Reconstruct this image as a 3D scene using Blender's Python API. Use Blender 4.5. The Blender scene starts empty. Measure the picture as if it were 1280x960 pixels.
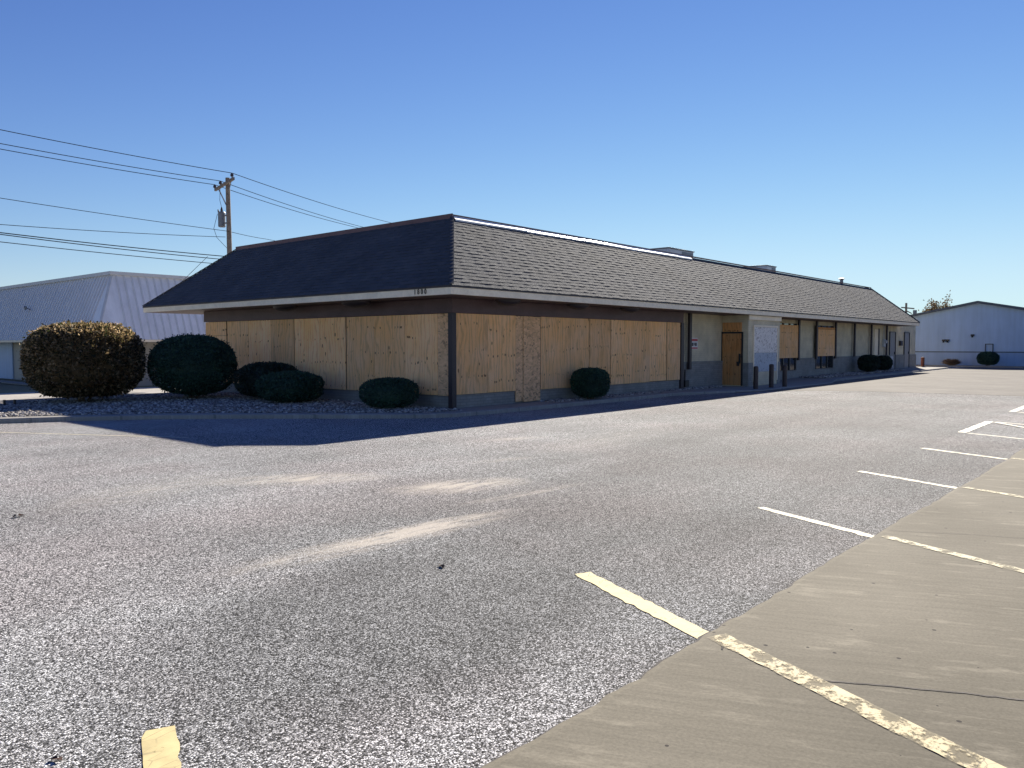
import bpy, bmesh, math, random
import numpy as np
from mathutils import Vector, Matrix
random.seed(7); rng = np.random.default_rng(11)
SC = bpy.context.scene
COL = SC.collection
R = math.radians

# ------------------------------------------------------------------ layout
# building corner (walk level) is the origin, X runs along the long front, Y along the short front
CAM = Vector((-13.68, -13.83, 1.65)); YAW = R(41.0); PITCH = math.atan(48.5/990.0)
SUN_AZ, SUN_EL = R(20.0), R(29.7)

def smooth(t):
    t = min(1.0, max(0.0, t)); return t*t*(3-2*t)
def gz(x, y):                                   # the lie of the land
    return 0.0042*min(40.0, max(0.0, x-4.0)) - 0.75*smooth((y-11.5)/9.0)

# ------------------------------------------------------------------ node helpers
def mat(name):
    m = bpy.data.materials.new(name); m.use_nodes = True
    nt = m.node_tree; b = nt.nodes['Principled BSDF']
    return m, nt, b
def N(nt, typ, **kw):
    n = nt.nodes.new(typ)
    for k, v in kw.items():
        if k.startswith('i_'): n.inputs[k[2:].replace('_', ' ')].default_value = v
        else: setattr(n, k, v)
    return n
def L(nt, a, b): nt.links.new(a, b)
def ramp(nt, fac, stops, interp='LINEAR'):
    r = nt.nodes.new('ShaderNodeValToRGB'); e = r.color_ramp.elements; r.color_ramp.interpolation = interp
    while len(e) < len(stops): e.new(0.5)
    for el, (p, c) in zip(e, stops):
        el.position = p; el.color = (c, c, c, 1) if isinstance(c, (int, float)) else (*c, 1)
    L(nt, fac, r.inputs[0]); return r.outputs[0]
def noise(nt, vec, scale, detail=4, rough=.55, dist=0):
    n = N(nt, 'ShaderNodeTexNoise', i_Scale=scale, i_Detail=detail, i_Roughness=rough, i_Distortion=dist)
    L(nt, vec, n.inputs['Vector']); return n.outputs['Fac']
def mapping(nt, vec, loc=(0,0,0), rot=(0,0,0), sc=(1,1,1), typ='POINT'):
    n = N(nt, 'ShaderNodeMapping', vector_type=typ)
    n.inputs['Location'].default_value = loc; n.inputs['Rotation'].default_value = rot; n.inputs['Scale'].default_value = sc
    L(nt, vec, n.inputs[0]); return n.outputs[0]
def mix(nt, fac, a, b, mode='MIX'):
    n = N(nt, 'ShaderNodeMix', data_type='RGBA', blend_type=mode)
    for s, v in ((0, fac), (6, a), (7, b)):
        if hasattr(v, 'links'): L(nt, v, n.inputs[s])
        elif isinstance(v, (int, float)): n.inputs[s].default_value = v if s == 0 else (v, v, v, 1)
        else: n.inputs[s].default_value = (*v, 1)
    return n.outputs[2]
def mth(nt, op, a, b=None, clamp=False):
    n = N(nt, 'ShaderNodeMath', operation=op, use_clamp=clamp)
    for i, v in enumerate((a, b)):
        if v is None: continue
        if hasattr(v, 'links'): L(nt, v, n.inputs[i])
        else: n.inputs[i].default_value = v
    return n.outputs[0]
def bump(nt, b, h, strength=.3, dist=.01):
    n = N(nt, 'ShaderNodeBump', i_Strength=strength, i_Distance=dist)
    L(nt, h, n.inputs['Height']); L(nt, n.outputs[0], b.inputs['Normal'])
def pos(nt): return N(nt, 'ShaderNodeNewGeometry').outputs['Position']
def objco(nt): return N(nt, 'ShaderNodeTexCoord').outputs['Object']
def rnd(nt): return N(nt, 'ShaderNodeObjectInfo').outputs['Random']

def plain(name, col, rough=.7, metal=0, var=.15, scale=3.0, bmp=0.0):
    m, nt, b = mat(name); p = pos(nt)
    n = noise(nt, p, scale, 6)
    c = mix(nt, 1.0, col, ramp(nt, n, [(.3, 1-var), (.7, 1+var)]), 'MULTIPLY')
    n2 = noise(nt, p, scale*9, 3)
    c = mix(nt, 1.0, c, ramp(nt, n2, [(.3, 1-var*.6), (.7, 1+var*.5)]), 'MULTIPLY')
    L(nt, c, b.inputs['Base Color']); b.inputs['Roughness'].default_value = rough; b.inputs['Metallic'].default_value = metal
    if bmp: bump(nt, b, n2, bmp, .004)
    return m

def soft_spot(nt, p, c, ang, lx, ly):               # soft elongated spot, 0..1
    v = mapping(nt, p, (c[0], c[1], 0), (0, 0, ang), (lx, ly, 1000), 'TEXTURE')
    n = N(nt, 'ShaderNodeVectorMath', operation='LENGTH'); L(nt, v, n.inputs[0])
    return mth(nt, 'SUBTRACT', 1.0, n.outputs['Value'], True)

def m_asphalt():
    m, nt, b = mat('worn_asphalt'); p = pos(nt)
    flat = mapping(nt, p, (0,0,0), (0,0,0), (1,1,0))
    v = N(nt, 'ShaderNodeTexVoronoi', i_Scale=140.0); L(nt, flat, v.inputs['Vector'])
    s = N(nt, 'ShaderNodeSeparateColor'); L(nt, v.outputs['Color'], s.inputs[0])
    v2 = N(nt, 'ShaderNodeTexVoronoi', i_Scale=75.0); L(nt, flat, v2.inputs['Vector'])
    s2 = N(nt, 'ShaderNodeSeparateColor'); L(nt, v2.outputs['Color'], s2.inputs[0])
    grain = ramp(nt, s.outputs[0], [(0, .012), (.24, .035), (.48, .17), (.76, .52), (1, .88)])
    coarse = ramp(nt, s2.outputs[0], [(0, .5), (.5, 1.0), (1, 1.5)])
    c = mix(nt, .6, grain, mix(nt, 1.0, grain, coarse, 'MULTIPLY'))
    # binder showing in the joints between the stones
    c = mix(nt, ramp(nt, v.outputs['Distance'], [(.45, 0.0), (.8, .6)]), c, (.04, .04, .042))
    tint = mix(nt, ramp(nt, noise(nt, flat, .35, 5), [(.42, 0.0), (.66, 1.0)]), (1.0, 1.0, .985), (1.05, .98, .96))
    c = mix(nt, 1.0, c, tint, 'MULTIPLY')
    c = mix(nt, 1.0, c, ramp(nt, noise(nt, flat, .22, 6, .6), [(.3, .74), (.52, 1.0), (.75, 1.3)]), 'MULTIPLY')
    c = mix(nt, 1.0, c, ramp(nt, noise(nt, mapping(nt, flat, (0,0,0), (0,0,R(-8)), (.12, 1.1, 1)), 1.0, 5, .6), [(.3, .86), (.7, 1.14)]), 'MULTIPLY')
    dk = mth(nt, 'ADD', mth(nt, 'ADD', soft_spot(nt, flat, (-2.5, -9.6), R(3), 11.0, 4.2), soft_spot(nt, flat, (10.5, -6.5), R(-8), 12.0, 6.0)), soft_spot(nt, flat, (-10.5, -10.2), R(10), 2.2, 1.3), True)   # broad darker patches along the stalls and toward the far end
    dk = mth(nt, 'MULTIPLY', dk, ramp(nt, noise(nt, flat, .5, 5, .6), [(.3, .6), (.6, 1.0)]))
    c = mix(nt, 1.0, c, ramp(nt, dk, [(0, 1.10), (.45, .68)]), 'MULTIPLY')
    # drifted dust, each patch with a shape of its own
    nf = ramp(nt, noise(nt, mapping(nt, flat, (0,0,0), (0,0,R(4)), (.8, 4.0, 1)), 2.2, 7, .7), [(.36, 0.0), (.60, 1.0)])
    tot = None
    for cx, cy, ang, lx, ly, k in ((-9.25,-8.62,-3,1.75,.30,1.5), (-8.75,-8.55,-2,.8,.16,1.3), (-7.1,-7.3,-20,1.0,.5,1.7), (-8.05,-5.5,-35,1.2,.55,1.2),
                                   (-7.0,-8.2,-5,1.1,.14,.7), (-3.2,-4.7,-20,.9,.25,.6), (-5.2,-6.3,-15,.6,.2,.5), (-9.6,-4.8,20,1.6,.7,.45), (-2.0,-6.0,10,3.0,.8,.25)):
        q = mth(nt, 'MULTIPLY', soft_spot(nt, flat, (cx, cy), R(ang), lx, ly), k)
        tot = q if tot is None else mth(nt, 'ADD', tot, q)
    dm = mth(nt, 'MULTIPLY', tot, nf, True)
    c = mix(nt, mth(nt, 'MULTIPLY', dm, .8), c, mix(nt, s.outputs[1], (.50, .44, .36), (.66, .60, .52)))
    L(nt, c, b.inputs['Base Color']); b.inputs['Roughness'].default_value = .88
    b.inputs['Specular IOR Level'].default_value = .15
    h = mth(nt, 'SUBTRACT', 1.0, v.outputs['Distance']); bump(nt, b, h, .55, .006)
    return m

def m_concrete(name, a, c2, pits=True, streak=0.0, joints=None):
    m, nt, b = mat(name); p = pos(nt); flat = mapping(nt, p, (0,0,0), (0,0,0), (1,1,0))
    n = noise(nt, flat, .55, 8, .62)
    c = mix(nt, ramp(nt, n, [(.3, 0.0), (.7, 1.0)]), a, c2)
    n2 = noise(nt, flat, 60, 4, .7)
    c = mix(nt, 1.0, c, ramp(nt, n2, [(.25, .76), (.75, 1.2)]), 'MULTIPLY')
    br = noise(nt, mapping(nt, flat, (0,0,0), (0,0,R(24)), (.045, .9, 1), 'TEXTURE'), 1.0, 7, .75)   # broom marks
    c = mix(nt, 1.0, c, ramp(nt, br, [(.3, .84), (.7, 1.13)]), 'MULTIPLY')
    worn = ramp(nt, noise(nt, mapping(nt, flat, (0,0,0), (0,0,R(24)), (.16, .6, 1), 'TEXTURE'), 1.0, 9, .75), [(.54, 0.0), (.7, .6)])
    c = mix(nt, worn, c, tuple(min(1, q*1.7) for q in c2))
    if pits:
        v = N(nt, 'ShaderNodeTexVoronoi', i_Scale=7.0); L(nt, flat, v.inputs['Vector'])
        s = N(nt, 'ShaderNodeSeparateColor'); L(nt, v.outputs['Color'], s.inputs[0])
        rad = ramp(nt, s.outputs[0], [(.3, 0.0), (1.0, .10)])
        pm = mth(nt, 'LESS_THAN', v.outputs['Distance'], rad)
        clus = ramp(nt, noise(nt, flat, .5, 2), [(.33, 0.0), (.42, 1.0)])
        c = mix(nt, mth(nt, 'MULTIPLY', pm, mth(nt, 'MULTIPLY', clus, .9)), c, (.035, .03, .03))
    if joints:
        for ax, per, off in joints:
            sx = N(nt, 'ShaderNodeSeparateXYZ'); L(nt, flat, sx.inputs[0])
            q = mth(nt, 'PINGPONG', mth(nt, 'ADD', sx.outputs[ax], off), per/2)
            c = mix(nt, mth(nt, 'MULTIPLY', mth(nt, 'LESS_THAN', q, .02), .6), c, (.16, .15, .14))
    L(nt, c, b.inputs['Base Color']); b.inputs['Roughness'].default_value = .9
    b.inputs['Specular IOR Level'].default_value = .15
    bump(nt, b, br, .25, .006)
    return m

def m_paint(name, col, wear, sc=7.0):
    m, nt, b = mat(name); p = pos(nt); flat = mapping(nt, p, (0,0,0), (0,0,0), (1,1,0))
    n = noise(nt, flat, sc, 8, .7); n2 = noise(nt, flat, 55, 4, .7)
    c = mix(nt, 1.0, col, ramp(nt, noise(nt, flat, 9, 6), [(.3, .78), (.7, 1.1)]), 'MULTIPLY')
    v = N(nt, 'ShaderNodeTexVoronoi', feature='DISTANCE_TO_EDGE', i_Scale=7.0)   # crackle
    L(nt, mapping(nt, flat, (0,0,0), (0,0,.4), (1, 2.2, 1)), v.inputs['Vector'])
    k = ramp(nt, v.outputs['Distance'], [(.008, 1.0), (.03, 0.0)])
    kk = mth(nt, 'MULTIPLY', k, ramp(nt, noise(nt, flat, 2.5, 3), [(.45, 0.0), (.6, .8)]))
    c = mix(nt, kk, c, (.12, .10, .07))
    L(nt, c, b.inputs['Base Color']); b.inputs['Roughness'].default_value = .75
    t = N(nt, 'ShaderNodeBsdfTransparent'); ms = N(nt, 'ShaderNodeMixShader')
    mm = mth(nt, 'ADD', mth(nt, 'MULTIPLY', n, .75), mth(nt, 'MULTIPLY', n2, .25))
    L(nt, ramp(nt, mm, [(wear-.03, .8 if wear > .45 else .95), (wear+.03, 0.0)]), ms.inputs[0])
    L(nt, b.outputs[0], ms.inputs[1]); L(nt, t.outputs[0], ms.inputs[2])
    L(nt, ms.outputs[0], nt.nodes['Material Output'].inputs[0])
    return m

def m_plywood(name='plywood', warm=(.97,.53,.22), grey=(.96,.585,.31)):
    m, nt, b = mat(name); o = objco(nt); r = rnd(nt)
    off = N(nt, 'ShaderNodeCombineXYZ'); L(nt, mth(nt, 'MULTIPLY', r, 37.0), off.inputs[0]); L(nt, mth(nt, 'MULTIPLY', r, 91.0), off.inputs[2])
    sx = N(nt, 'ShaderNodeSeparateXYZ'); L(nt, o, sx.inputs[0]); fl = N(nt, 'ShaderNodeCombineXYZ')
    L(nt, mth(nt, 'ADD', sx.outputs[0], sx.outputs[1]), fl.inputs[0]); L(nt, sx.outputs[2], fl.inputs[2])
    va = N(nt, 'ShaderNodeVectorMath', operation='ADD'); L(nt, fl.outputs[0], va.inputs[0]); L(nt, off.outputs[0], va.inputs[1]); p = va.outputs[0]
    g = noise(nt, mapping(nt, p, (0,0,0), (0,0,0), (26, 26, 4.5)), 1.0, 7, .75, 1.6)
    wv = N(nt, 'ShaderNodeTexWave', wave_type='BANDS', bands_direction='X', i_Scale=2.4, i_Distortion=16.0, i_Detail=4.0, i_Detail_Scale=1.3)
    L(nt, mapping(nt, p, (0,0,0), (0,0,0), (1, 1, .22)), wv.inputs['Vector'])
    c = mix(nt, ramp(nt, noise(nt, p, 1.1, 4), [(.35, 0.0), (.65, 1.0)]), warm, grey)
    c = mix(nt, 1.0, c, ramp(nt, g, [(.28, .84), (.45, 1.0), (.75, 1.1)]), 'MULTIPLY')
    c = mix(nt, 1.0, c, ramp(nt, wv.outputs['Fac'], [(0, .80), (.3, 1.0), (1, 1.06)]), 'MULTIPLY')
    c = mix(nt, 1.0, c, ramp(nt, r, [(0, .80), (1, 1.10)]), 'MULTIPLY')
    # knots and plug rows
    v = N(nt, 'ShaderNodeTexVoronoi', i_Scale=1.0); L(nt, mapping(nt, p, (0,0,0), (0,0,0), (6.5, 6.5, 3.2)), v.inputs['Vector'])
    s = N(nt, 'ShaderNodeSeparateColor'); L(nt, v.outputs['Color'], s.inputs[0])
    kn = mth(nt, 'LESS_THAN', v.outputs['Distance'], ramp(nt, s.outputs[0], [(.72, 0.0), (.78, .10), (1, .2)]))
    c = mix(nt, mth(nt, 'MULTIPLY', kn, .75), c, (.12, .06, .025))
    # rows of wooden plugs and nail stains
    wob = mth(nt, 'MULTIPLY', noise(nt, mapping(nt, p, (0,0,0), (0,0,0), (3.0, 1, 0)), 1.0, 2), .22)
    zz = mth(nt, 'ADD', mth(nt, 'ADD', sx.outputs[2], wob), mth(nt, 'MULTIPLY', r, .5))
    band = mth(nt, 'LESS_THAN', mth(nt, 'PINGPONG', zz, .33), .026)
    dash = mth(nt, 'GREATER_THAN', noise(nt, mapping(nt, p, (0,0,0), (0,0,0), (17, 1, 1.3)), 1.0, 1), .60)
    c = mix(nt, mth(nt, 'MULTIPLY', mth(nt, 'MULTIPLY', band, dash), .85), c, (.16, .08, .035))
    # weather streaks running down
    st = noise(nt, mapping(nt, p, (0,0,0), (0,0,0), (16, 16, .6)), 1.0, 5, .7)
    c = mix(nt, ramp(nt, st, [(.6, 0.0), (.78, .4)]), c, (.30, .22, .14))
    L(nt, c, b.inputs['Base Color']); b.inputs['Roughness'].default_value = .75
    b.inputs['Specular IOR Level'].default_value = .25
    bump(nt, b, g, .25, .004)
    return m

def m_osb(name, a, b2, dark):
    m, nt, b = mat(name); o = objco(nt); r = rnd(nt)
    off = N(nt, 'ShaderNodeCombineXYZ'); L(nt, mth(nt, 'MULTIPLY', r, 37.0), off.inputs[0])
    va = N(nt, 'ShaderNodeVectorMath', operation='ADD'); L(nt, o, va.inputs[0]); L(nt, off.outputs[0], va.inputs[1])
    p = va.outputs[0]
    d = N(nt, 'ShaderNodeTexNoise', i_Scale=5.0, i_Detail=2.0); L(nt, p, d.inputs['Vector'])
    vm = N(nt, 'ShaderNodeVectorMath', operation='MULTIPLY_ADD'); L(nt, d.outputs['Color'], vm.inputs[0]); vm.inputs[1].default_value = (.22, .22, .22); L(nt, p, vm.inputs[2])
    v = N(nt, 'ShaderNodeTexVoronoi', i_Scale=1.0); L(nt, mapping(nt, vm.outputs[0], (0,0,0), (0,.5,0), (13, 13, 24)), v.inputs['Vector'])
    s = N(nt, 'ShaderNodeSeparateColor'); L(nt, v.outputs['Color'], s.inputs[0])
    c = mix(nt, s.outputs[0], a, b2)
    c = mix(nt, ramp(nt, s.outputs[1], [(.78, 0.0), (.95, .8)]), c, dark)
    L(nt, c, b.inputs['Base Color']); b.inputs['Roughness'].default_value = .75
    bump(nt, b, s.outputs[0], .3, .004)
    return m

def m_shingle():
    m, nt, b = mat('asphalt_shingle')
    uv = N(nt, 'ShaderNodeUVMap').outputs[0]; p = pos(nt)
    v = N(nt, 'ShaderNodeTexBrick', offset=.5, i_Scale=1.0)
    v.inputs['Color1'].default_value = (.25,.25,.25,1); v.inputs['Color2'].default_value = (1,1,1,1); v.inputs['Mortar'].default_value = (.0,.0,.0,1)
    v.inputs['Mortar Size'].default_value = .004; v.inputs['Brick Width'].default_value = .30; v.inputs['Row Height'].default_value = .14
    L(nt, uv, v.inputs['Vector'])
    t = N(nt, 'ShaderNodeSeparateColor'); L(nt, v.outputs['Color'], t.inputs[0])
    c = mix(nt, t.outputs[0], (.056,.063,.077), (.086,.089,.098))
    c = mix(nt, 1.0, c, ramp(nt, noise(nt, uv, .7, 6, .6), [(.3, .8), (.7, 1.2)]), 'MULTIPLY')
    gr = noise(nt, uv, 130, 3, .8)
    c = mix(nt, 1.0, c, ramp(nt, gr, [(.3, .7), (.7, 1.3)]), 'MULTIPLY')
    L(nt, c, b.inputs['Base Color']); b.inputs['Roughness'].default_value = .9
    b.inputs['Specular IOR Level'].default_value = .22
    bump(nt, b, mth(nt, 'ADD', gr, mth(nt, 'MULTIPLY', t.outputs[0], .8)), .6, .012)
    return m

def m_brick(name, c1, c2, mo):
    m, nt, b = mat(name); p = pos(nt)
    s = N(nt, 'ShaderNodeSeparateXYZ'); L(nt, p, s.inputs[0])
    cc = N(nt, 'ShaderNodeCombineXYZ'); L(nt, mth(nt, 'ADD', s.outputs[0], s.outputs[1]), cc.inputs[0]); L(nt, s.outputs[2], cc.inputs[1])
    v = N(nt, 'ShaderNodeTexBrick', i_Scale=1.0)
    v.inputs['Color1'].default_value = (*c1, 1); v.inputs['Color2'].default_value = (*c2, 1); v.inputs['Mortar'].default_value = (*mo, 1)
    v.inputs['Mortar Size'].default_value = .006; v.inputs['Brick Width'].default_value = .21; v.inputs['Row Height'].default_value = .075
    L(nt, cc.outputs[0], v.inputs['Vector'])
    c = mix(nt, 1.0, v.outputs['Color'], ramp(nt, noise(nt, p, 2.5, 6), [(.3, .82), (.7, 1.15)]), 'MULTIPLY')
    L(nt, c, b.inputs['Base Color']); b.inputs['Roughness'].default_value = .8
    h = mth(nt, 'SUBTRACT', 1.0, v.outputs['Fac']); bump(nt, b, h, .5, .006)
    return m

def m_siding(name, col, axis, per, depth=.35, duty=.12):
    m, nt, b = mat(name); p = pos(nt)
    s = N(nt, 'ShaderNodeSeparateXYZ'); L(nt, p, s.inputs[0])
    src = s.outputs[axis] if axis is not None else mth(nt, 'ADD', s.outputs[0], s.outputs[1])
    q = mth(nt, 'DIVIDE', mth(nt, 'PINGPONG', src, per/2), per/2)
    g = ramp(nt, q, [(0, 0.0), (duty, 1.0)])
    st = noise(nt, mapping(nt, p, (0,0,0), (0,0,0), (3, 3, .25)), 1.0, 5, .65)
    c = mix(nt, 1.0, col, ramp(nt, st, [(.3, .88), (.7, 1.07)]), 'MULTIPLY')
    c = mix(nt, 1.0, c, ramp(nt, noise(nt, p, .6, 4), [(.3, .93), (.7, 1.06)]), 'MULTIPLY')
    L(nt, c, b.inputs['Base Color']); b.inputs['Roughness'].default_value = .5
    bump(nt, b, g, depth, .02)
    return m

def m_leaf(name, stops, trans=.25, rough=.55):
    m, nt, b = mat(name)
    g = N(nt, 'ShaderNodeNewGeometry')
    c = ramp(nt, g.outputs['Random Per Island'], stops)
    c = mix(nt, 1.0, c, ramp(nt, noise(nt, g.outputs['Position'], 2.2, 4), [(.3, .75), (.7, 1.25)]), 'MULTIPLY')
    L(nt, c, b.inputs['Base Color']); b.inputs['Roughness'].default_value = rough
    b.inputs['Specular IOR Level'].default_value = .35
    t = N(nt, 'ShaderNodeBsdfTranslucent'); L(nt, c, t.inputs[0])
    ms = N(nt, 'ShaderNodeMixShader', i_Fac=trans); L(nt, b.outputs[0], ms.inputs[1]); L(nt, t.outputs[0], ms.inputs[2])
    L(nt, ms.outputs[0], nt.nodes['Material Output'].inputs[0])
    return m

def m_stone():
    m, nt, b = mat('river_stone'); g = N(nt, 'ShaderNodeNewGeometry')
    c = ramp(nt, g.outputs['Random Per Island'], [(0, (.10,.09,.085)), (.35, (.22,.20,.19)), (.7, (.36,.33,.30)), (1, (.60,.57,.54))])
    L(nt, c, b.inputs['Base Color']); b.inputs['Roughness'].default_value = .75
    return m

def m_glass(name='dark_glass'):
    m, nt, b = mat(name); b.inputs['Base Color'].default_value = (.02,.025,.03,1); b.inputs['Roughness'].default_value = .08
    b.inputs['Specular IOR Level'].default_value = .6
    return m

M = dict(
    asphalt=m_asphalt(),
    slab=m_concrete('slab_concrete', (.155,.139,.105), (.23,.208,.161), True),
    lot=m_concrete('lot_concrete', (.127,.115,.102), (.188,.171,.149), False, joints=((0, 6.0, 1.3), (1, 5.0, 2.2))),
    street=m_concrete('street_concrete', (.40,.37,.33), (.48,.45,.40), False, joints=((1, 4.5, 1.0),)),
    walk=m_concrete('walk_concrete', (.27,.255,.23), (.34,.32,.29), False, joints=((0, 1.5, .2),)),
    soil=plain('bare_soil', (.16,.13,.10), .95, var=.35, scale=2, bmp=.5),
    land=plain('dry_land', (.17,.16,.09), .95, var=.3, scale=.3),
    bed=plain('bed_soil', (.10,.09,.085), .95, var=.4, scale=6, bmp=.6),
    stone=m_stone(),
    yellow=m_paint('worn_yellow_paint', (.70,.575,.28), .385),
    cream=m_paint('cream_paint', (.70,.63,.44), .40),
    worn=m_paint('flaking_paint', (.56,.46,.25), .50, 9.0),
    wornc=m_paint('flaking_cream_paint', (.50,.43,.25), .49, 9.0),
    white=m_paint('white_line_paint', (.74,.69,.54), .39),
    ply=m_plywood(), ply2=m_plywood('door_plywood', (.62,.27,.09), (.60,.32,.14)),
    osb=m_osb('strand_board', (.90,.55,.29), (.66,.38,.19), (.34,.19,.10)),
    wosb=m_osb('painted_strand_board', (.88,.82,.75), (.70,.65,.60), (.36,.30,.25)),
    bosb=m_osb('greyed_strand_board', (.50,.54,.58), (.42,.46,.51), (.24,.26,.30)),
    shingle=m_shingle(),
    brick=m_brick('grey_brick', (.24,.235,.215), (.28,.27,.245), (.19,.185,.17)),
    beige=m_brick('beige_painted_block', (.62,.54,.38), (.64,.56,.39), (.57,.49,.34)),
    trim=plain('beige_trim_paint', (.95,.81,.60), .6, var=.1, scale=2),
    brown=plain('brown_paint', (.100,.058,.058), .55, var=.18, scale=2),
    dbrown=plain('dark_brown_paint', (.030,.021,.026), .5, var=.15, scale=2),
    maroon=plain('maroon_metal', (.16,.095,.095), .7, var=.15, scale=2),
    cap=plain('glare_white_flashing', (.80,.79,.77), .35, var=.08, scale=1.5),  # white stands in for sun glare along the long ridge
    deck=plain('roof_membrane', (.25,.25,.25), .9),
    black=plain('black_metal', (.02,.02,.022), .45),
    glass=m_glass(),
    mull=plain('dark_mullion', (.05,.05,.055), .4),
    greydoor=plain('grey_door_paint', (.30,.29,.28), .5, var=.08),
    galv=plain('galvanised_metal', (.55,.56,.58), .5, .2, var=.12),
    galvd=plain('dull_metal', (.20,.21,.23), .5, .3, var=.12),
    whitem=m_siding('white_metal_panel', (.88,.88,.90), None, .42, .08, .10),
    ribm=plain('rib_metal', (.66,.66,.68), .5, var=.05),
    whitet=plain('white_trim', (.62,.62,.62), .5, var=.06),
    bwall=m_siding('pale_siding', (.36,.33,.29), 2, .2, .3, .1),
    bluew=m_siding('blue_grey_siding', (.38,.50,.68), 1, .30, .35, .12),
    bluel=m_siding('blue_wainscot', (.33,.44,.63), 1, .30, .35, .12),
    bluet=plain('dark_blue_trim', (.07,.085,.11), .5),
    pole=plain('weathered_pole_wood', (.23,.185,.15), .9, var=.25, scale=5, bmp=.3),
    wire=plain('wire_black', (.03,.03,.035), 1.0),
    porcelain=plain('dark_porcelain', (.05,.04,.045), .3),
    bark=plain('bark', (.12,.09,.065), .95, var=.3, scale=8, bmp=.6),
    rust=plain('rusty_paint', (.16,.05,.03), .8, var=.25, scale=8),
    bollard=plain('bollard_brown', (.042,.028,.030), .55, var=.25, scale=6),
    red=plain('sign_red', (.55,.06,.07), .5, var=.05), signw=plain('sign_white', (.72,.70,.68), .5, var=.04),
    leaf_rust=m_leaf('russet_leaves', [(0,(.040,.050,.020)), (.3,(.075,.065,.028)), (.55,(.17,.12,.058)), (.8,(.36,.26,.14)), (1,(.58,.44,.27))], .6),
    leaf_yew=m_leaf('dark_needles', [(0,(.014,.042,.032)), (.6,(.032,.078,.052)), (1,(.058,.115,.072))], .15),
    leaf_dark=m_leaf('near_black_needles', [(0,(.009,.019,.014)), (.6,(.018,.034,.024)), (1,(.030,.050,.034))], .1),
    leaf_tree=m_leaf('autumn_leaves', [(0,(.10,.075,.03)), (.5,(.20,.13,.05)), (1,(.34,.22,.09))], .3),
    leaf_straw=m_leaf('dry_straw', [(0,(.22,.13,.07)), (.5,(.36,.22,.13)), (1,(.50,.34,.2))], .3),
    litter=plain('dead_leaf_brown', (.07,.035,.025), .9),
)

M['wire'].node_tree.nodes['Principled BSDF'].inputs['Specular IOR Level'].default_value = 0.0
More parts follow.
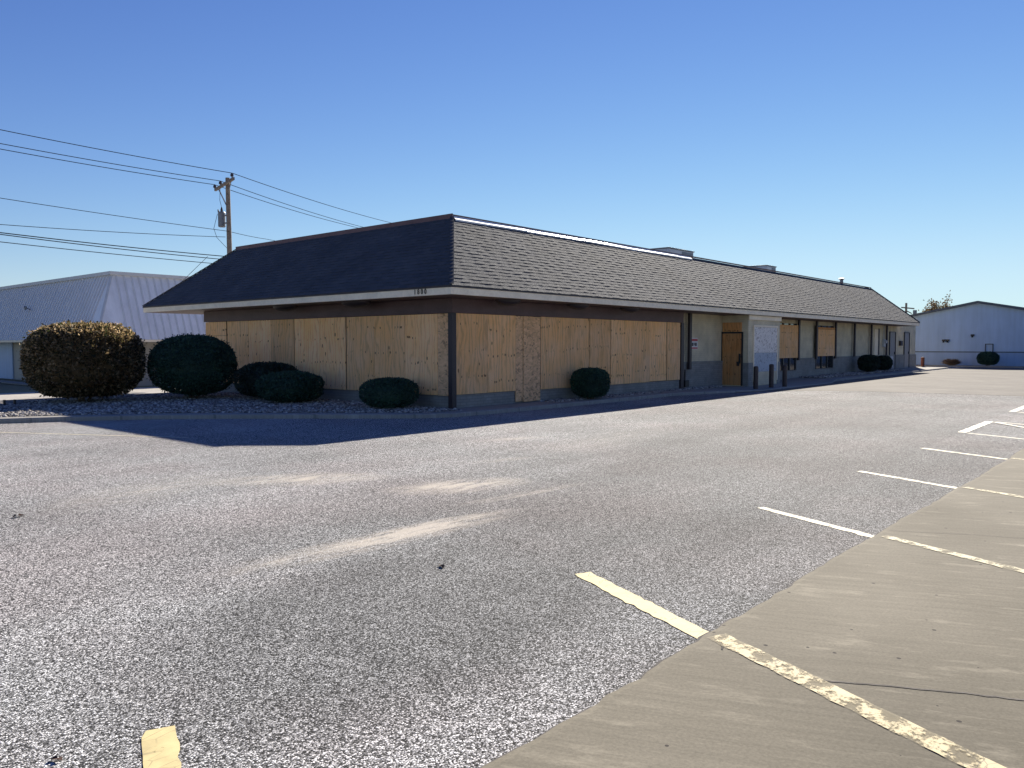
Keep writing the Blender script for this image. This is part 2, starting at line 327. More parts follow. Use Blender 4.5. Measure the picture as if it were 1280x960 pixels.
# ------------------------------------------------------------------ object helpers
def tag(o, label=None, cat=None, group=None, kind=None):
    if label: o['label'] = label
    if cat: o['category'] = cat
    if group: o['group'] = group
    if kind: o['kind'] = kind
    return o
def empty(name, loc, label, cat, group=None):
    o = bpy.data.objects.new(name, None); COL.objects.link(o); o.location = loc; o.empty_display_size = .3
    return tag(o, label, cat, group)
class MB:
    def __init__(s): s.v = []; s.f = []; s.uv = None
    def poly(s, pts): i = len(s.v); s.v += [tuple(p) for p in pts]; s.f.append(tuple(range(i, i+len(pts)))); return s
    def box(s, x0, x1, y0, y1, z0, z1):
        i = len(s.v)
        s.v += [(x0,y0,z0),(x1,y0,z0),(x1,y1,z0),(x0,y1,z0),(x0,y0,z1),(x1,y0,z1),(x1,y1,z1),(x0,y1,z1)]
        s.f += [tuple(i+k for k in q) for q in ((0,3,2,1),(4,5,6,7),(0,1,5,4),(1,2,6,5),(2,3,7,6),(3,0,4,7))]; return s
    def bar(s, a, b, w, h, up=(0,0,1)):
        a, b = Vector(a), Vector(b); d = (b-a).normalized(); u = Vector(up)
        sd = d.cross(u).normalized(); u = sd.cross(d).normalized(); i = len(s.v)
        for p in (a, b):
            for sx, sy in ((-1,-1),(1,-1),(1,1),(-1,1)): s.v.append(tuple(p+sd*(sx*w/2)+u*(sy*h/2)))
        s.f += [tuple(i+k for k in q) for q in ((0,1,2,3),(7,6,5,4),(0,4,5,1),(1,5,6,2),(2,6,7,3),(3,7,4,0))]; return s
    def tube(s, pts, rad, n=10, cap=True):
        pts = [Vector(p) for p in pts]; rr = rad if hasattr(rad, '__len__') else [rad]*len(pts)
        i0 = len(s.v); ref = None
        for k, p in enumerate(pts):
            d = (pts[min(k+1, len(pts)-1)] - pts[max(k-1, 0)]).normalized()
            if ref is None: ref = d.orthogonal().normalized()
            ref = (ref - d*ref.dot(d)).normalized(); q = d.cross(ref)
            for j in range(n):
                a = 2*math.pi*j/n; s.v.append(tuple(p + (ref*math.cos(a)+q*math.sin(a))*rr[k]))
        for k in range(len(pts)-1):
            for j in range(n):
                a = i0+k*n+j; b = i0+k*n+(j+1) % n; s.f.append((a, b, b+n, a+n))
        if cap:
            s.f.append(tuple(i0+j for j in reversed(range(n)))); e = i0+(len(pts)-1)*n; s.f.append(tuple(e+j for j in range(n)))
        return s
    def ball(s, c, rx, ry, rz, nu=16, nv=10, half=None):
        i0 = len(s.v)
        for a in range(nv+1):
            th = math.pi*a/nv
            for b in range(nu):
                ph = 2*math.pi*b/nu
                s.v.append((c[0]+rx*math.sin(th)*math.cos(ph), c[1]+ry*math.sin(th)*math.sin(ph), c[2]+rz*math.cos(th)))
        for a in range(nv):
            for b in range(nu):
                p = i0+a*nu+b; q = i0+a*nu+(b+1) % nu; s.f.append((p, p+nu, q+nu, q))
        return s
    def build(s, name, m, parent=None, origin=None, bevel=0, smooth_=False):
        me = bpy.data.meshes.new(name)
        o3 = Vector(origin) if origin is not None else Vector((0,0,0))
        me.from_pydata([tuple(Vector(p)-o3) for p in s.v], [], s.f); me.update()
        bm = bmesh.new(); bm.from_mesh(me); bmesh.ops.remove_doubles(bm, verts=bm.verts, dist=1e-6)
        bmesh.ops.recalc_face_normals(bm, faces=bm.faces)
        if bevel:
            es = [e for e in bm.edges if len(e.link_faces) == 2 and e.calc_face_angle(0) > .5]
            bmesh.ops.bevel(bm, geom=es, offset=bevel, segments=2, profile=.6, affect='EDGES')
        bm.to_mesh(me); bm.free()
        if smooth_: me.shade_smooth()
        o = bpy.data.objects.new(name, me); COL.objects.link(o); me.materials.append(m); o.location = o3
        if parent is not None:
            o.parent = parent
            w = Vector((0,0,0)); q = parent
            while q is not None: w += q.location; q = q.parent
            o.location = o3 - w
        return o
def raw(name, v, f, m, parent=None):
    me = bpy.data.meshes.new(name); me.vertices.add(len(v)); me.vertices.foreach_set('co', np.asarray(v, np.float32).ravel())
    f = np.asarray(f, np.int32); k = f.shape[1]
    me.loops.add(f.size); me.loops.foreach_set('vertex_index', f.ravel()); me.polygons.add(len(f))
    me.polygons.foreach_set('loop_start', np.arange(0, f.size, k, dtype=np.int32)); me.polygons.foreach_set('loop_total', np.full(len(f), k, np.int32))
    me.update(calc_edges=True); me.validate()
    o = bpy.data.objects.new(name, me); COL.objects.link(o); me.materials.append(m)
    if parent is not None: o.parent = parent
    return o
def struct(o): o['kind'] = 'structure'; return o

# ------------------------------------------------------------------ ground
def grid_sheet(name, xs, ys, m, dz=0.0, keep=None):
    b = MB(); nx = len(xs)
    for y in ys:
        for x in xs: b.v.append((x, y, gz(x, y)+dz))
    for j in range(len(ys)-1):
        for i in range(nx-1):
            if keep and not keep((xs[i]+xs[i+1])/2, (ys[j]+ys[j+1])/2): continue
            a = j*nx+i; b.f.append((a, a+1, a+nx+1, a+nx))
    return struct(b.build(name, m))
def lin(a, b, n): return [a+(b-a)*i/(n-1) for i in range(n)]
xs = sorted(set([-700,-300,-120]+lin(-60,4,17)+lin(4,44,11)+[70,120,300,800])); ys = sorted(set([-700,-300,-100,-40]+lin(-20,11.5,8)+lin(11.5,20.5,13)+[30,60,120,300,800]))
grid_sheet('ground', xs, ys, M['land'], -.03)
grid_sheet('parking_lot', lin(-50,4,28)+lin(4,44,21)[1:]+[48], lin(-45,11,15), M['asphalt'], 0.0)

def strip_poly(name, near, far, m, dz, n=1):    # sheet between two polylines of equal length, following the land
    b = MB(); k = len(near)
    rows = [[(p[0]+(q[0]-p[0])*t, p[1]+(q[1]-p[1])*t) for p, q in zip(near, far)] for t in lin(0, 1, n+1)]
    for r in rows:
        for x, y in r: b.v.append((x, y, gz(x, y)+dz))
    for j in range(n):
        for i in range(k-1): a = j*k+i; b.f.append((a, a+1, a+k+1, a+k))
    return struct(b.build(name, m))
# concrete lot at the far end
bx = [(11.2,-1.9),(13.2,-2.7),(14.4,-3.6),(15.1,-5.2),(15.4,-7.5),(15.6,-10),(15.6,-14),(15.6,-30)]
strip_poly('concrete_lot', bx, [(47.2, y) for x, y in bx], M['lot'], .004, 14)
# street between the two properties on the left
grid_sheet('street', lin(-60, 40, 21), lin(10.9, 20.5, 17)+[26, 31.2], M['street'], .006)
# parking slab in the foreground: a real step of a couple of centimetres with a chipped edge
b = MB(); edge = []
x = -40.0
while x < 15.58:
    edge.append((x, -11.76+random.gauss(0,.006)+.018*math.sin(x*.7)+.009*math.sin(x*3.1))); x += .09
for (x0,y0),(x1,y1) in zip(edge[:-1], edge[1:]):
    z0, z1 = gz(x0,y0), gz(x1,y1)
    b.poly([(x0,y0-.05,z0+.022),(x1,y1-.05,z1+.022),(x1,-30,z1+.022),(x0,-30,z0+.022)])
    b.poly([(x0,y0-.012,z0+.016),(x1,y1-.012,z1+.016),(x1,y1-.05,z1+.022),(x0,y0-.05,z0+.022)])
    b.poly([(x0,y0,z0-.02),(x1,y1,z1-.02),(x1,y1-.012,z1+.016),(x0,y0-.012,z0+.016)])
struct(b.build('concrete_slab', M['slab']))

def wob_line(name, a, c, w, m, dz, jit=.006, n=24):
    b = MB(); a, c = Vector((*a,0)), Vector((*c,0)); d = (c-a).normalized(); s = Vector((-d.y, d.x, 0)); rows = []
    for i in range(n+1):
        p = a.lerp(c, i/n); e = .35 if i in (0, n) else 0
        rows.append([p+s*(w/2*(1-e*.3)+random.gauss(0,jit)), p-s*(w/2*(1-e*.3)+random.gauss(0,jit))])
    for r0, r1 in zip(rows[:-1], rows[1:]):
        b.poly([(q.x, q.y, gz(q.x,q.y)+dz) for q in (r0[0], r0[1], r1[1], r1[0])])
    return struct(b.build(name, m))
DX, DY = -.44, -1.0
for k in range(5):
    x0 = -12.16+3.08*k; y0 = -10.50
    e = 1.27; f0, f1 = 1.33, 5.0
    wob_line('parking_line', (x0,y0), (x0+DX*e, y0+DY*e), .135 if k < 2 else .10, M['yellow' if k < 2 else 'cream'], .004)
    wob_line('worn_parking_line', (x0+.03+DX*f0, y0+DY*f0), (x0+.09+DX*f1, y0+DY*f1), .14 if k < 2 else .10, M['worn' if k < 2 else 'wornc'], .026, .004, 60)
# access aisles
def aisle(x0, x1, ytop, ybot):
    wob_line('aisle_line', (x0, ytop), (x1, ytop+.02), .16, M['white'], .008)
    wob_line('aisle_line', (x0, ytop-.10), (x0+DX*1.15, ytop-.10-1.15), .09, M['white'], .004)
    wob_line('aisle_line', (x1, ytop-.10), (x1+DX*1.15, ytop-.10-1.15), .09, M['white'], .004)
    wob_line('aisle_line', (x1-.15, ytop-.10), (x0+1.1, ytop-1.25), .09, M['white'], .012)
aisle(3.1, 5.85, -10.47, -11.7)
aisle(8.9, 11.6, -10.40, -11.7)
# line along the bed on the left
wob_line('parking_line', (-6.85,-.25), (-13.5, 12.0), .05, M['cream'], .004, .002, 60)
# crack across the slab and a shallow one along the asphalt
def crack(pts, w, m, dz):
    b = MB(); P = []
    for (x0,y0),(x1,y1) in zip(pts[:-1], pts[1:]):
        n = 14
        for i in range(n): t = i/n; P.append((x0+(x1-x0)*t+random.gauss(0,.004), y0+(y1-y0)*t+random.gauss(0,.004)))
    P.append(pts[-1])
    for (x0,y0),(x1,y1) in zip(P[:-1], P[1:]):
        d = Vector((x1-x0, y1-y0)).normalized()*w/2; z = gz(x0,y0)+dz
        b.poly([(x0-d.y,y0+d.x,z),(x0+d.y,y0-d.x,z),(x1+d.y,y1-d.x,z),(x1-d.y,y1+d.x,z)])
    return struct(b.build('pavement_crack', m))
crack([(-9.86,-12.45),(-9.55,-13.05),(-9.3,-13.6),(-9.0,-14.6)], .010, M['bed'], .025)
crack([(-6.30,-11.82),(-6.0,-12.4),(-5.6,-13.4)], .006, M['bed'], .025)
b = MB(); ws = [max(0, random.gauss(.006,.006)) for _ in edge]                       # thin dark strip in the seam along the slab
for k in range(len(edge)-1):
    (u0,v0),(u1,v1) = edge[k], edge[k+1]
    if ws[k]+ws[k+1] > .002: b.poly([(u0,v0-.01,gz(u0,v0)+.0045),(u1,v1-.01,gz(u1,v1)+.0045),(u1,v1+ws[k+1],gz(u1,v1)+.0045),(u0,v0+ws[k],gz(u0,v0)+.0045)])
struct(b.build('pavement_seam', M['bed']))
crack([(-9.66,-11.86),(-9.80,-11.95)], .008, M['bed'], .025)

# ------------------------------------------------------------------ beds, walk and kerb
KF = [(-22,13.2),(-14,8.6),(-10.5,6.55),(-8.23,5.25),(-7.0,4.62),(-5.7,3.75),(-4.5,2.6),(-3.2,1.15),(-2.2,0.0),(-1.6,-.62),(-.9,-.98),(.6,-1.05),(5.6,-1.05),(9.0,-1.1),(12.0,-1.9),(13.0,-2.25),(20,-2.25),(22,-1.75),(43.5,-1.75)]
def offset_poly(P, d):
    out = []
    for i, p in enumerate(P):
        a = Vector(P[max(i-1,0)]); c = Vector(P[min(i+1,len(P)-1)]); t = (c-a).normalized(); out.append((p[0]-t.y*d, p[1]+t.x*d))
    return out
KB = offset_poly(KF, .42)
def kh(x): return .10 if x < 10 else max(.035, .10-.02*(x-10)) if x < 21 else .08
b = MB()
for i in range(len(KF)-1):
    (x0,y0),(x1,y1) = KF[i], KF[i+1]; (u0,v0),(u1,v1) = KB[i], KB[i+1]
    za, zb = gz(x0,y0), gz(x1,y1); ha, hb = za+kh(x0), zb+kh(x1); n = 6
    b.poly([(x0,y0,za-.05),(x1,y1,zb-.05),(x1,y1,hb-.02),(x0,y0,ha-.02)])
    q0 = offset_poly(KF, .02)[i]; q1 = offset_poly(KF, .02)[i+1]
    b.poly([(x0,y0,ha-.02),(x1,y1,hb-.02),(*q1,hb),(*q0,ha)])
    b.poly([(*q0,ha),(*q1,hb),(u1,v1,hb),(u0,v0,ha)])
    b.poly([(u0,v0,ha),(u1,v1,hb),(u1,v1,zb-.05),(u0,v0,za-.05)])
struct(b.build('kerb', M['walk']))
# walk along the long front, behind the kerb
b = MB(); W0 = [q for q in KB if q[0] > 9.0]
for (x0,y0),(x1,y1) in zip(W0[:-1], W0[1:]):
    za, zb = gz(x0,0)+kh(x0)-.004, gz(x1,0)+kh(x1)-.004
    b.poly([(x0,y0,za),(x1,y1,zb),(x1,.6,zb),(x0,.6,za)])
b.poly([(-1.0,-.66,.096),(3.3,-.66,.096),(3.3,.3,.096),(-.2,.3,.096)])
struct(b.build('sidewalk', M['walk']))
# soil of the two planting beds
b = MB(); W1 = [q for q in KB if q[0] < -1.0]
for (x0,y0),(x1,y1) in zip(W1[:-1], W1[1:]):
    b.poly([(x0,y0,gz(x0,y0)+.075),(x1,y1,gz(x1,y1)+.075),(.3,max(y1,.3)+3.0,.09+gz(0,max(y1,.3)+3)),(.3,max(y0,.3)+3.0,.09+gz(0,max(y0,.3)+3))])
b.poly([(W1[-1][0],W1[-1][1],.075),(.2,-.45,.075),(.3,3.3,.09)])
b.poly([(3.3,-.62,.07),(9.2,-.62,.07),(9.2,.3,.09),(3.3,.3,.09)])
struct(b.build('bed_soil', M['bed']))
def in_bed(x, y):
    if x < -.15:
        # inside of the kerb back line
        for (x0,y0),(x1,y1) in zip(KB[:-1], KB[1:]):
            if x0 <= x <= x1:
                yk = y0+(y1-y0)*(x-x0)/(x1-x0+1e-9); return yk+.05 < y < min(11.0, yk+5.0 if x < -6 else 11)
        return False
    return False
ICO = None
def ico():
    bm = bmesh.new(); bmesh.ops.create_icosphere(bm, subdivisions=1, radius=1.0)
    v = np.array([tuple(q.co) for q in bm.verts]); f = np.array([[q.index for q in p.verts] for p in bm.faces]); bm.free(); return v, f
IV, IF = ico()
def stones(pts, smin, smax, name, label):
    P = np.array(pts); n = len(P); s = rng.uniform(smin, smax, (n,1))*np.array([1,1,.6])*rng.uniform(.75,1.3,(n,3))
    a = rng.uniform(0, 2*np.pi, n); c, sn = np.cos(a), np.sin(a)
    v = IV[None]*s[:,None,:]*rng.uniform(.8,1.15,(n,len(IV),1))
    x = v[...,0]*c[:,None]-v[...,1]*sn[:,None]; y = v[...,0]*sn[:,None]+v[...,1]*c[:,None]
    v = np.stack([x, y, v[...,2]], -1)+P[:,None,:]
    f = IF[None]+(np.arange(n)*len(IV))[:,None,None]
    o = raw(name, v.reshape(-1,3), f.reshape(-1,3), M['stone'])
    return tag(o, label, 'gravel', None, 'stuff')
pts = []
while len(pts) < 24000:
    x, y = random.uniform(-13, -.12), random.uniform(-.7, 11)
    if in_bed(x, y): pts.append((x, y, gz(x,y)+.095+random.uniform(-.01,.02)))
stones(pts, .018, .042, 'gravel', 'grey and white river stones filling the planting bed before the short boarded front')
pts = [(random.uniform(-.1,14.0), 0, 0) for _ in range(2600)]
pts = [(x, random.uniform(-.60 if x < 9 else -.3, .1), .095+random.uniform(-.01,.02)) for x, _, _ in pts if x > 3.3]
stones(pts, .02, .05, 'gravel', 'narrow band of dark river stones beneath the long boarded front beside the round bush')
pts = [(x, random.uniform(-1.0, .05), gz(x,0)+.10+random.uniform(-.01,.03)) for x in (random.uniform(22.4,35.5) for _ in range(2600))]
stones(pts, .025, .06, 'gravel', 'tan stones in the bed under the partly boarded windows and twin dark bushes')
# weather edge: a raised island and kerb before the blue grey shed
b = MB(); b.box(47.2, 48.9, -60, 8, gz(47,0)-.1, gz(47,0)+.08); struct(b.build('far_kerb', M['walk'], bevel=.02))

# ------------------------------------------------------------------ main building
B = empty('commercial_building', (0,0,.1), 'long low brick building with dark shingled mansard roof and plywood boarded storefront', 'building')
ZT = 2.80; XE = 42.5; YW = 12.0; YR = .22
gzx = lambda x: gz(x, 0)
b = MB()
b.box(11.36, XE, YR, 11.9, 0, ZT)                   # long wall, set back behind the storefront line
b.box(36.5, XE, YR+.003, 11.0, ZT+.002, 3.28)       # parapet of the rear wing
b.build('wall', M['beige'], B)
b = MB(); b.box(36.45, XE+.05, YR-.05, 11.05, 3.283, 3.36); b.build('parapet_cap', M['trim'], B, bevel=.01)
b = MB(); b.box(.05, 11.3, .05, 11.9, .45, 2.60); b.build('storefront_core', M['dbrown'], B)
b = MB(); b.box(.02, 2.40, .02, .5, 0, .425); b.box(3.40, 11.36, .02, .5, 0, .425); b.box(2.40, 3.40, .05, .5, 0, .425)
b.box(.02, .5, .5, YW, 0, .425); b.build('brick_base', M['brick'], B)
# wainscot, proud of the block wall and cut round doors and windows
for x0, x1, z1 in ((11.37,14.88,1.0), (17.87,19.95,1.0), (19.95,22.28,.5), (22.28,24.66,1.0), (24.66,27.12,.5), (27.12,36.72,1.02), (37.88,39.80,1.06), (40.92,XE+.03,1.06)):
    MB().box(x0, x1, YR-.06, YR-.003, 0, z1).build('wainscot', M['brick'], B)
for x0, x1, z1 in ((11.37,14.88,1.0), (17.87,19.95,1.0), (22.28,24.66,1.0), (27.12,36.72,1.02)): MB().box(x0, x1, YR-.085, YR-.003, z1+.002, z1+.05).build('ledge', M['brick'], B)
# header beams and soffit
b = MB(); b.box(-.07, 11.36, -.07, .3, 2.44, ZT-.003); b.box(-.07, .3, .3, YW, 2.44, ZT-.003); b.build('header', M['brown'], B, bevel=.008)
b = MB(); b.box(11.24, 11.44, -.05, .20, .1, 2.437); b.build('end_post', M['dbrown'], B, bevel=.006)
b = MB(); b.box(-.085, .06, -.085, .06, .1, 2.437); b.build('corner_post', M['dbrown'], B, bevel=.006)
EO = 1.0; XR, YL = 38.35, 14.44
b = MB(); b.box(-EO+.03, XR-.03, -EO+.03, YL-.03, ZT, ZT+.03); b.build('soffit', M['brown'], B)
for x, y in ((1.5,-.5),(4.5,-.5),(7.2,-.5)):
    b = MB(); b.ball((x, y, ZT-.004), 0.42, .26, .15, 18, 8); b.build('soffit_light', M['dbrown'], B, smooth_=True)
for x, y in ((-.5,6.4),(-.5,3.1)):
    b = MB(); b.ball((x, y, ZT-.004), .26, .55, .16, 18, 8); b.build('soffit_light', M['dbrown'], B, smooth_=True)
# fascia boards
FZ0, FZ1 = 2.805, 3.0
b = MB()
b.box(-EO-.02, XR+.02, -EO-.02, -EO+.027, FZ0, FZ1); b.box(-EO-.02, -EO+.027, -EO+.027, YL+.02, FZ0, FZ1)
b.box(-EO+.027, XR+.02, YL-.027, YL+.02, FZ0, FZ1); b.box(XR-.027, XR+.02, -EO+.027, YL-.027, FZ0, FZ1)
FAS = b.build('fascia', M['trim'], B, bevel=.004)
b = MB(); b.box(-EO-.035, XR+.035, -EO-.035, -EO-.022, FZ1-.035, FZ1+.012); b.box(-EO-.035, -EO-.022, -EO-.022, YL+.035, FZ1-.035, FZ1+.012)
b.build('drip_edge', M['dbrown'], B)
def text_mesh(name, s, size, m, parent, M4):
    cu = bpy.data.curves.new(name, 'FONT'); cu.body = s; cu.size = size; cu.extrude = .006; cu.align_x = 'CENTER'; cu.space_character = 1.08
    t = bpy.data.objects.new(name+'_t', cu); COL.objects.link(t); bpy.context.view_layer.update()
    me = bpy.data.meshes.new_from_object(t.evaluated_get(bpy.context.evaluated_depsgraph_get())); bpy.data.objects.remove(t)
    me.transform(M4); me.materials.clear(); me.materials.append(m); me.name = name
    o = bpy.data.objects.new(name, me); COL.objects.link(o)
    o.parent = parent; w = Vector((0,0,0)); q = parent
    while q is not None: w += q.location; q = q.parent
    o.location = -w; return o
T4 = Matrix(((0,0,-1,-EO-.030), (-1,0,0,.02), (0,1,0,2.845), (0,0,0,1)))
for ch, dx in (('1',-.15),('8',-.05),('0',.05),('0',.15)): text_mesh('house_number', ch, .17, M['black'], FAS, T4 @ Matrix.Translation((dx*1.2,0,0)) @ Matrix.Scale(.95 if ch == '1' else .86, 4, (1,0,0)))

# mansard roof: every course of shingles is a real lapped strip
TI = 1.3; ZR = 5.06; HX = 36.6; HY = 12.1; CRS = .14
roof = bmesh.new(); uvl = roof.loops.layers.uv.new('UVMap')
def slope(e0, e1, t0, t1, nrm_h):
    e0, e1, t0, t1 = map(Vector, (e0, e1, t0, t1)); ln = (e1-e0).length
    sl = ((t0+t1)/2-(e0+e1)/2); H = Vector(nrm_h); run = abs(sl.dot(H)); rise = t0.z-e0.z
    S = math.hypot(run, rise); nrm = (H*rise + Vector((0,0,1))*run).normalized()
    nc = int(S/CRS); seg = max(6, int(ln/.11)); along = (e1-e0).normalized()
    for c in range(nc+1):
        s0 = c*CRS/S; s1 = min(1.0, (c+1)*CRS/S)
        if s1-s0 < 1e-4: continue
        a0, a1 = e0.lerp(t0, s0), e1.lerp(t1, s0); b0, b1 = e0.lerp(t0, s1), e1.lerp(t1, s1)
        prev = None; tab = 0; lift = .02; down = (e0-t0); down = (down - along*down.dot(along)).normalized()
        for i in range(seg+1):
            f = i/seg; jit = random.gauss(0, .0055) if 0 < i < seg else 0; tab -= 1
            if tab <= 0: tab = random.choice((1,2,2,3,4)); lift = .006 if lift > .01 else random.uniform(.011,.016)
            lo = a0.lerp(a1, f)+nrm*lift+down*(.012+jit); un = a0.lerp(a1, f)+down*(.012+jit)-nrm*.004; hi = b0.lerp(b1, f)
            cur = [roof.verts.new(q) for q in (un, lo, hi)]; u = a0.lerp(a1, f).dot(along)
            if prev:
                for k in (0, 1):
                    fc = roof.faces.new((prev[0][k], cur[k], cur[k+1], prev[0][k+1]))
                    vs = ((0,.002),(.002,.138))[k]
                    for lp, uv in zip(fc.loops, ((prev[1],vs[0]),(u,vs[0]),(u,vs[1]),(prev[1],vs[1]))): lp[uvl].uv = (uv[0], uv[1]+c*CRS)
            prev = (cur, u)
E_ = [(-EO-.03,-EO-.03,FZ1+.014),(XR+.03,-EO-.03,FZ1+.014),(XR+.03,YL+.03,FZ1+.014),(-EO-.03,YL+.03,FZ1+.014)]
T_ = [(TI,TI,ZR),(HX,TI,ZR),(HX,HY,ZR),(TI,HY,ZR)]
for i, h in enumerate(((0,-1,0),(1,0,0),(0,1,0),(-1,0,0))):
    slope(E_[i], E_[(i+1)%4], T_[i], T_[(i+1)%4], h)
bmesh.ops.recalc_face_normals(roof, faces=roof.faces)
me = bpy.data.meshes.new('roof'); roof.to_mesh(me); roof.free(); me.materials.append(M['shingle'])
RO = bpy.data.objects.new('roof', me); COL.objects.link(RO); RO.parent = B; RO.location = -B.location
# hip caps
for i in range(4):
    b = MB(); a, c = Vector(E_[i]), Vector(T_[i]); n = 20
    for k in range(n):
        p, q = a.lerp(c, k/n), a.lerp(c, (k+1.15)/n); up = Vector((0,0,.020+.004))
        b.bar(p+up+Vector((0,0,.006)), q+up-Vector((0,0,.004)), .10, .012)
    b.build('hip_cap', M['shingle'], RO)
b = MB(); b.box(TI+.15, HX-.15, TI+.15, HY-.15, ZR-.5, ZR-.45); b.build('roof_deck', M['deck'], RO)
# coping round the top edge; maroon paints the cap's shaded tone on the short side
b = MB(); b.box(TI-.03, HX+.03, TI-.045, TI+.10, ZR+.035, ZR+.058); b.box(TI-.06, TI+.10, TI+.10, HY+.03, ZR-.05, ZR+.075)
b.box(TI-.06, TI-.03, TI-.06, TI+.10, ZR-.05, ZR+.075)
b.box(HX-.1, HX+.03, TI+.10, HY+.03, ZR-.05, ZR+.075); b.box(TI+.10, HX-.1, HY-.1, HY+.03, ZR-.05, ZR+.075); b.build('coping', M['maroon'], RO)
b = MB(); x = TI-.02                                  # lapped flashing lengths below the coping, sun glare put in as white paint
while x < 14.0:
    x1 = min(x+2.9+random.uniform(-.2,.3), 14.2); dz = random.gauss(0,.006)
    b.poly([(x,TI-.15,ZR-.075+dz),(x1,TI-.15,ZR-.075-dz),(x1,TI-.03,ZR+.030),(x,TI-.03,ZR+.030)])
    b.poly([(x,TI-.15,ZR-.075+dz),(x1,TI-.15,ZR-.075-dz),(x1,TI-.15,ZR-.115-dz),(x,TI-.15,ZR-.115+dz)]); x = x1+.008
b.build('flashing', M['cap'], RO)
b = MB(); b.tube([(32.7,TI+.4,ZR-.4),(32.7,TI+.4,ZR+.30)], .09, 12); b.tube([(32.7,TI+.4,ZR+.30),(32.7,TI+.4,ZR+.36),(32.7,TI+.4,ZR+.40)], [.10,.19,.05], 12); b.build('vent_pipe', M['galvd'], RO)

# plywood sheets over the storefront
def panel(x0, x1, z0, z1, side, m, name='plywood_panel', th=.016, off=0.0, label=None):
    bb = MB(); g = .004
    if side == 'front': bb.box(x0+g, x1-g, -th-off, -off, z0, z1); org = ((x0+x1)/2, 0, z0)
    else: bb.box(-th-off, -off, x0+g, x1-g, z0, z1); org = (0, (x0+x1)/2, z0)
    o = bb.build(name, m, B, origin=org)
    if side != 'front':                              # grain runs up the sheet in both cases
        pass
    if label: o['label'] = label
    return o
for x0, x1 in ((.10,1.27),(1.27,2.36)): panel(x0, x1, .42+random.uniform(-.01,.02), 2.437, 'front', M['ply'])
for x0, x1, z0, z1, of in ((2.36,2.66,.14,2.43,0),(2.66,3.08,.12,2.43,.018),(3.08,3.41,.13,2.425,.004)):
    panel(x0, x1, z0, z1, 'front', M['osb'], 'strand_board_panel', off=of, label='narrow flaky strand board strip reaching to the ground')
for x0, x1 in ((3.43,4.6),(4.6,5.72),(5.745,6.86),(6.88,8.05),(8.05,9.18),(9.18,10.27),(10.31,11.22)):
    panel(x0, x1, .425+random.uniform(-.005,.02), 2.437, 'front', M['ply'], off=random.choice((0,.004)))
panel(.10, .50, .40, 2.43, 'left', M['osb'], 'strand_board_panel', label='narrow reddish strand board strip at the corner post')
for y0, y1 in ((.50,1.72),(1.72,2.95),(2.95,4.16),(4.20,5.43),(5.43,6.68),(6.71,7.97),(7.97,9.25),(9.25,10.55)):
    panel(y0, y1, .40+random.uniform(-.01,.02), 2.43, 'left', M['ply'], off=random.choice((0,.004)))
panel(10.62, 11.98, 1.97, 2.43, 'left', M['ply']); panel(10.62, 11.98, .40, 1.96, 'left', M['ply'])
# vestibule with side door
VX0, VX1, VY = 14.9, 17.86, -.86
b = MB(); b.box(VX0, VX1, VY, YR-.004, 0, ZT-.008); V = b.build('vestibule', M['beige'], B)
for q in ((VX0-.012, 15.28, VY-.03, VY-.003, .05, .98), (17.62, VX1+.012, VY-.03, VY-.003, .05, .98), (VX0-.02, VX0-.003, VY-.028, -.66, .05, .98)): MB().box(*q).build('vestibule_wainscot', M['brick'], V)
b = MB(); b.box(VX0-.03, VX1+.05, VY-.05, VY-.004, 2.62, ZT-.01); b.build('vestibule_trim', M['trim'], V, bevel=.006)
b = MB()
for x0, x1, z0, z1 in ((15.30,15.36,.25,2.42),(17.54,17.60,.25,2.42),(15.36,17.54,2.36,2.42)): b.box(x0, x1, VY-.045, VY-.003, z0, z1)
b.build('board_frame', M['trim'], V)
b = MB(); b.box(15.37,17.53, VY-.03, VY-.004, 1.36, 2.35); b.build('painted_board', M['wosb'], V, origin=(16.4,VY,1.4))['label'] = 'whitewashed upper strand board sheet'
b = MB(); b.box(15.37,17.53, VY-.026, VY-.004, .62, 1.355); b.build('painted_board', M['bosb'], V, origin=(16.4,VY,.4))['label'] = 'greyed lower strand board sheet'
b = MB(); b.box(15.37,17.53, VY-.022, VY-.004, .1, .615); b.build('base_board', M['beige'], V)
# side door facing the storefront
DY0, DY1 = -.60, .18
b = MB(); b.box(VX0-.05, VX0-.004, DY0-.06, DY0, .1, 2.16); b.box(VX0-.05, VX0-.004, DY1, DY1+.036, .1, 2.16); b.box(VX0-.05, VX0-.004, DY0, DY1, 2.10, 2.16); b.build('door_frame', M['black'], B)
b = MB(); b.box(VX0-.04, VX0-.005, DY0+.003, DY1-.003, .12, 2.097); D1 = b.build('door', M['ply2'], B, origin=(VX0,-.2,.12)); D1['label'] = 'brown plywood covered door with black hasp'
b = MB(); b.box(VX0-.055, VX0-.042, DY0+.02, DY0+.10, .95, 1.32); b.box(VX0-.075, VX0-.056, DY0+.06, DY0+.17, .86, 1.02); b.build('hasp', M['black'], D1)
b = MB(); b.box(VX0-.03, VX0-.004, DY0, DY1, 2.165, 2.52); b.build('transom_board', M['ply2'], B, origin=(VX0,-.2,2.1))
# slim brown posts and downspout
for x, z0 in ((22.36,.9),(24.58,.92),(27.2,.92),(30.1,1.0),(32.95,1.0),(35.8,1.0)):
    b = MB(); b.box(x-.08, x+.08, YR-.17, YR-.09, z0+.06, ZT-.004); b.build('pilaster', M['dbrown'], B, bevel=.005)
b = MB(); b.box(11.98, 12.14, YR-.2, YR-.1, .78, ZT-.004); b.build('downspout', M['dbrown'], B, bevel=.012)
b = MB(); b.box(11.72, 12.0, YR-.18, YR-.062, .16, .40); b.build('utility_box', M['black'], B, bevel=.01)
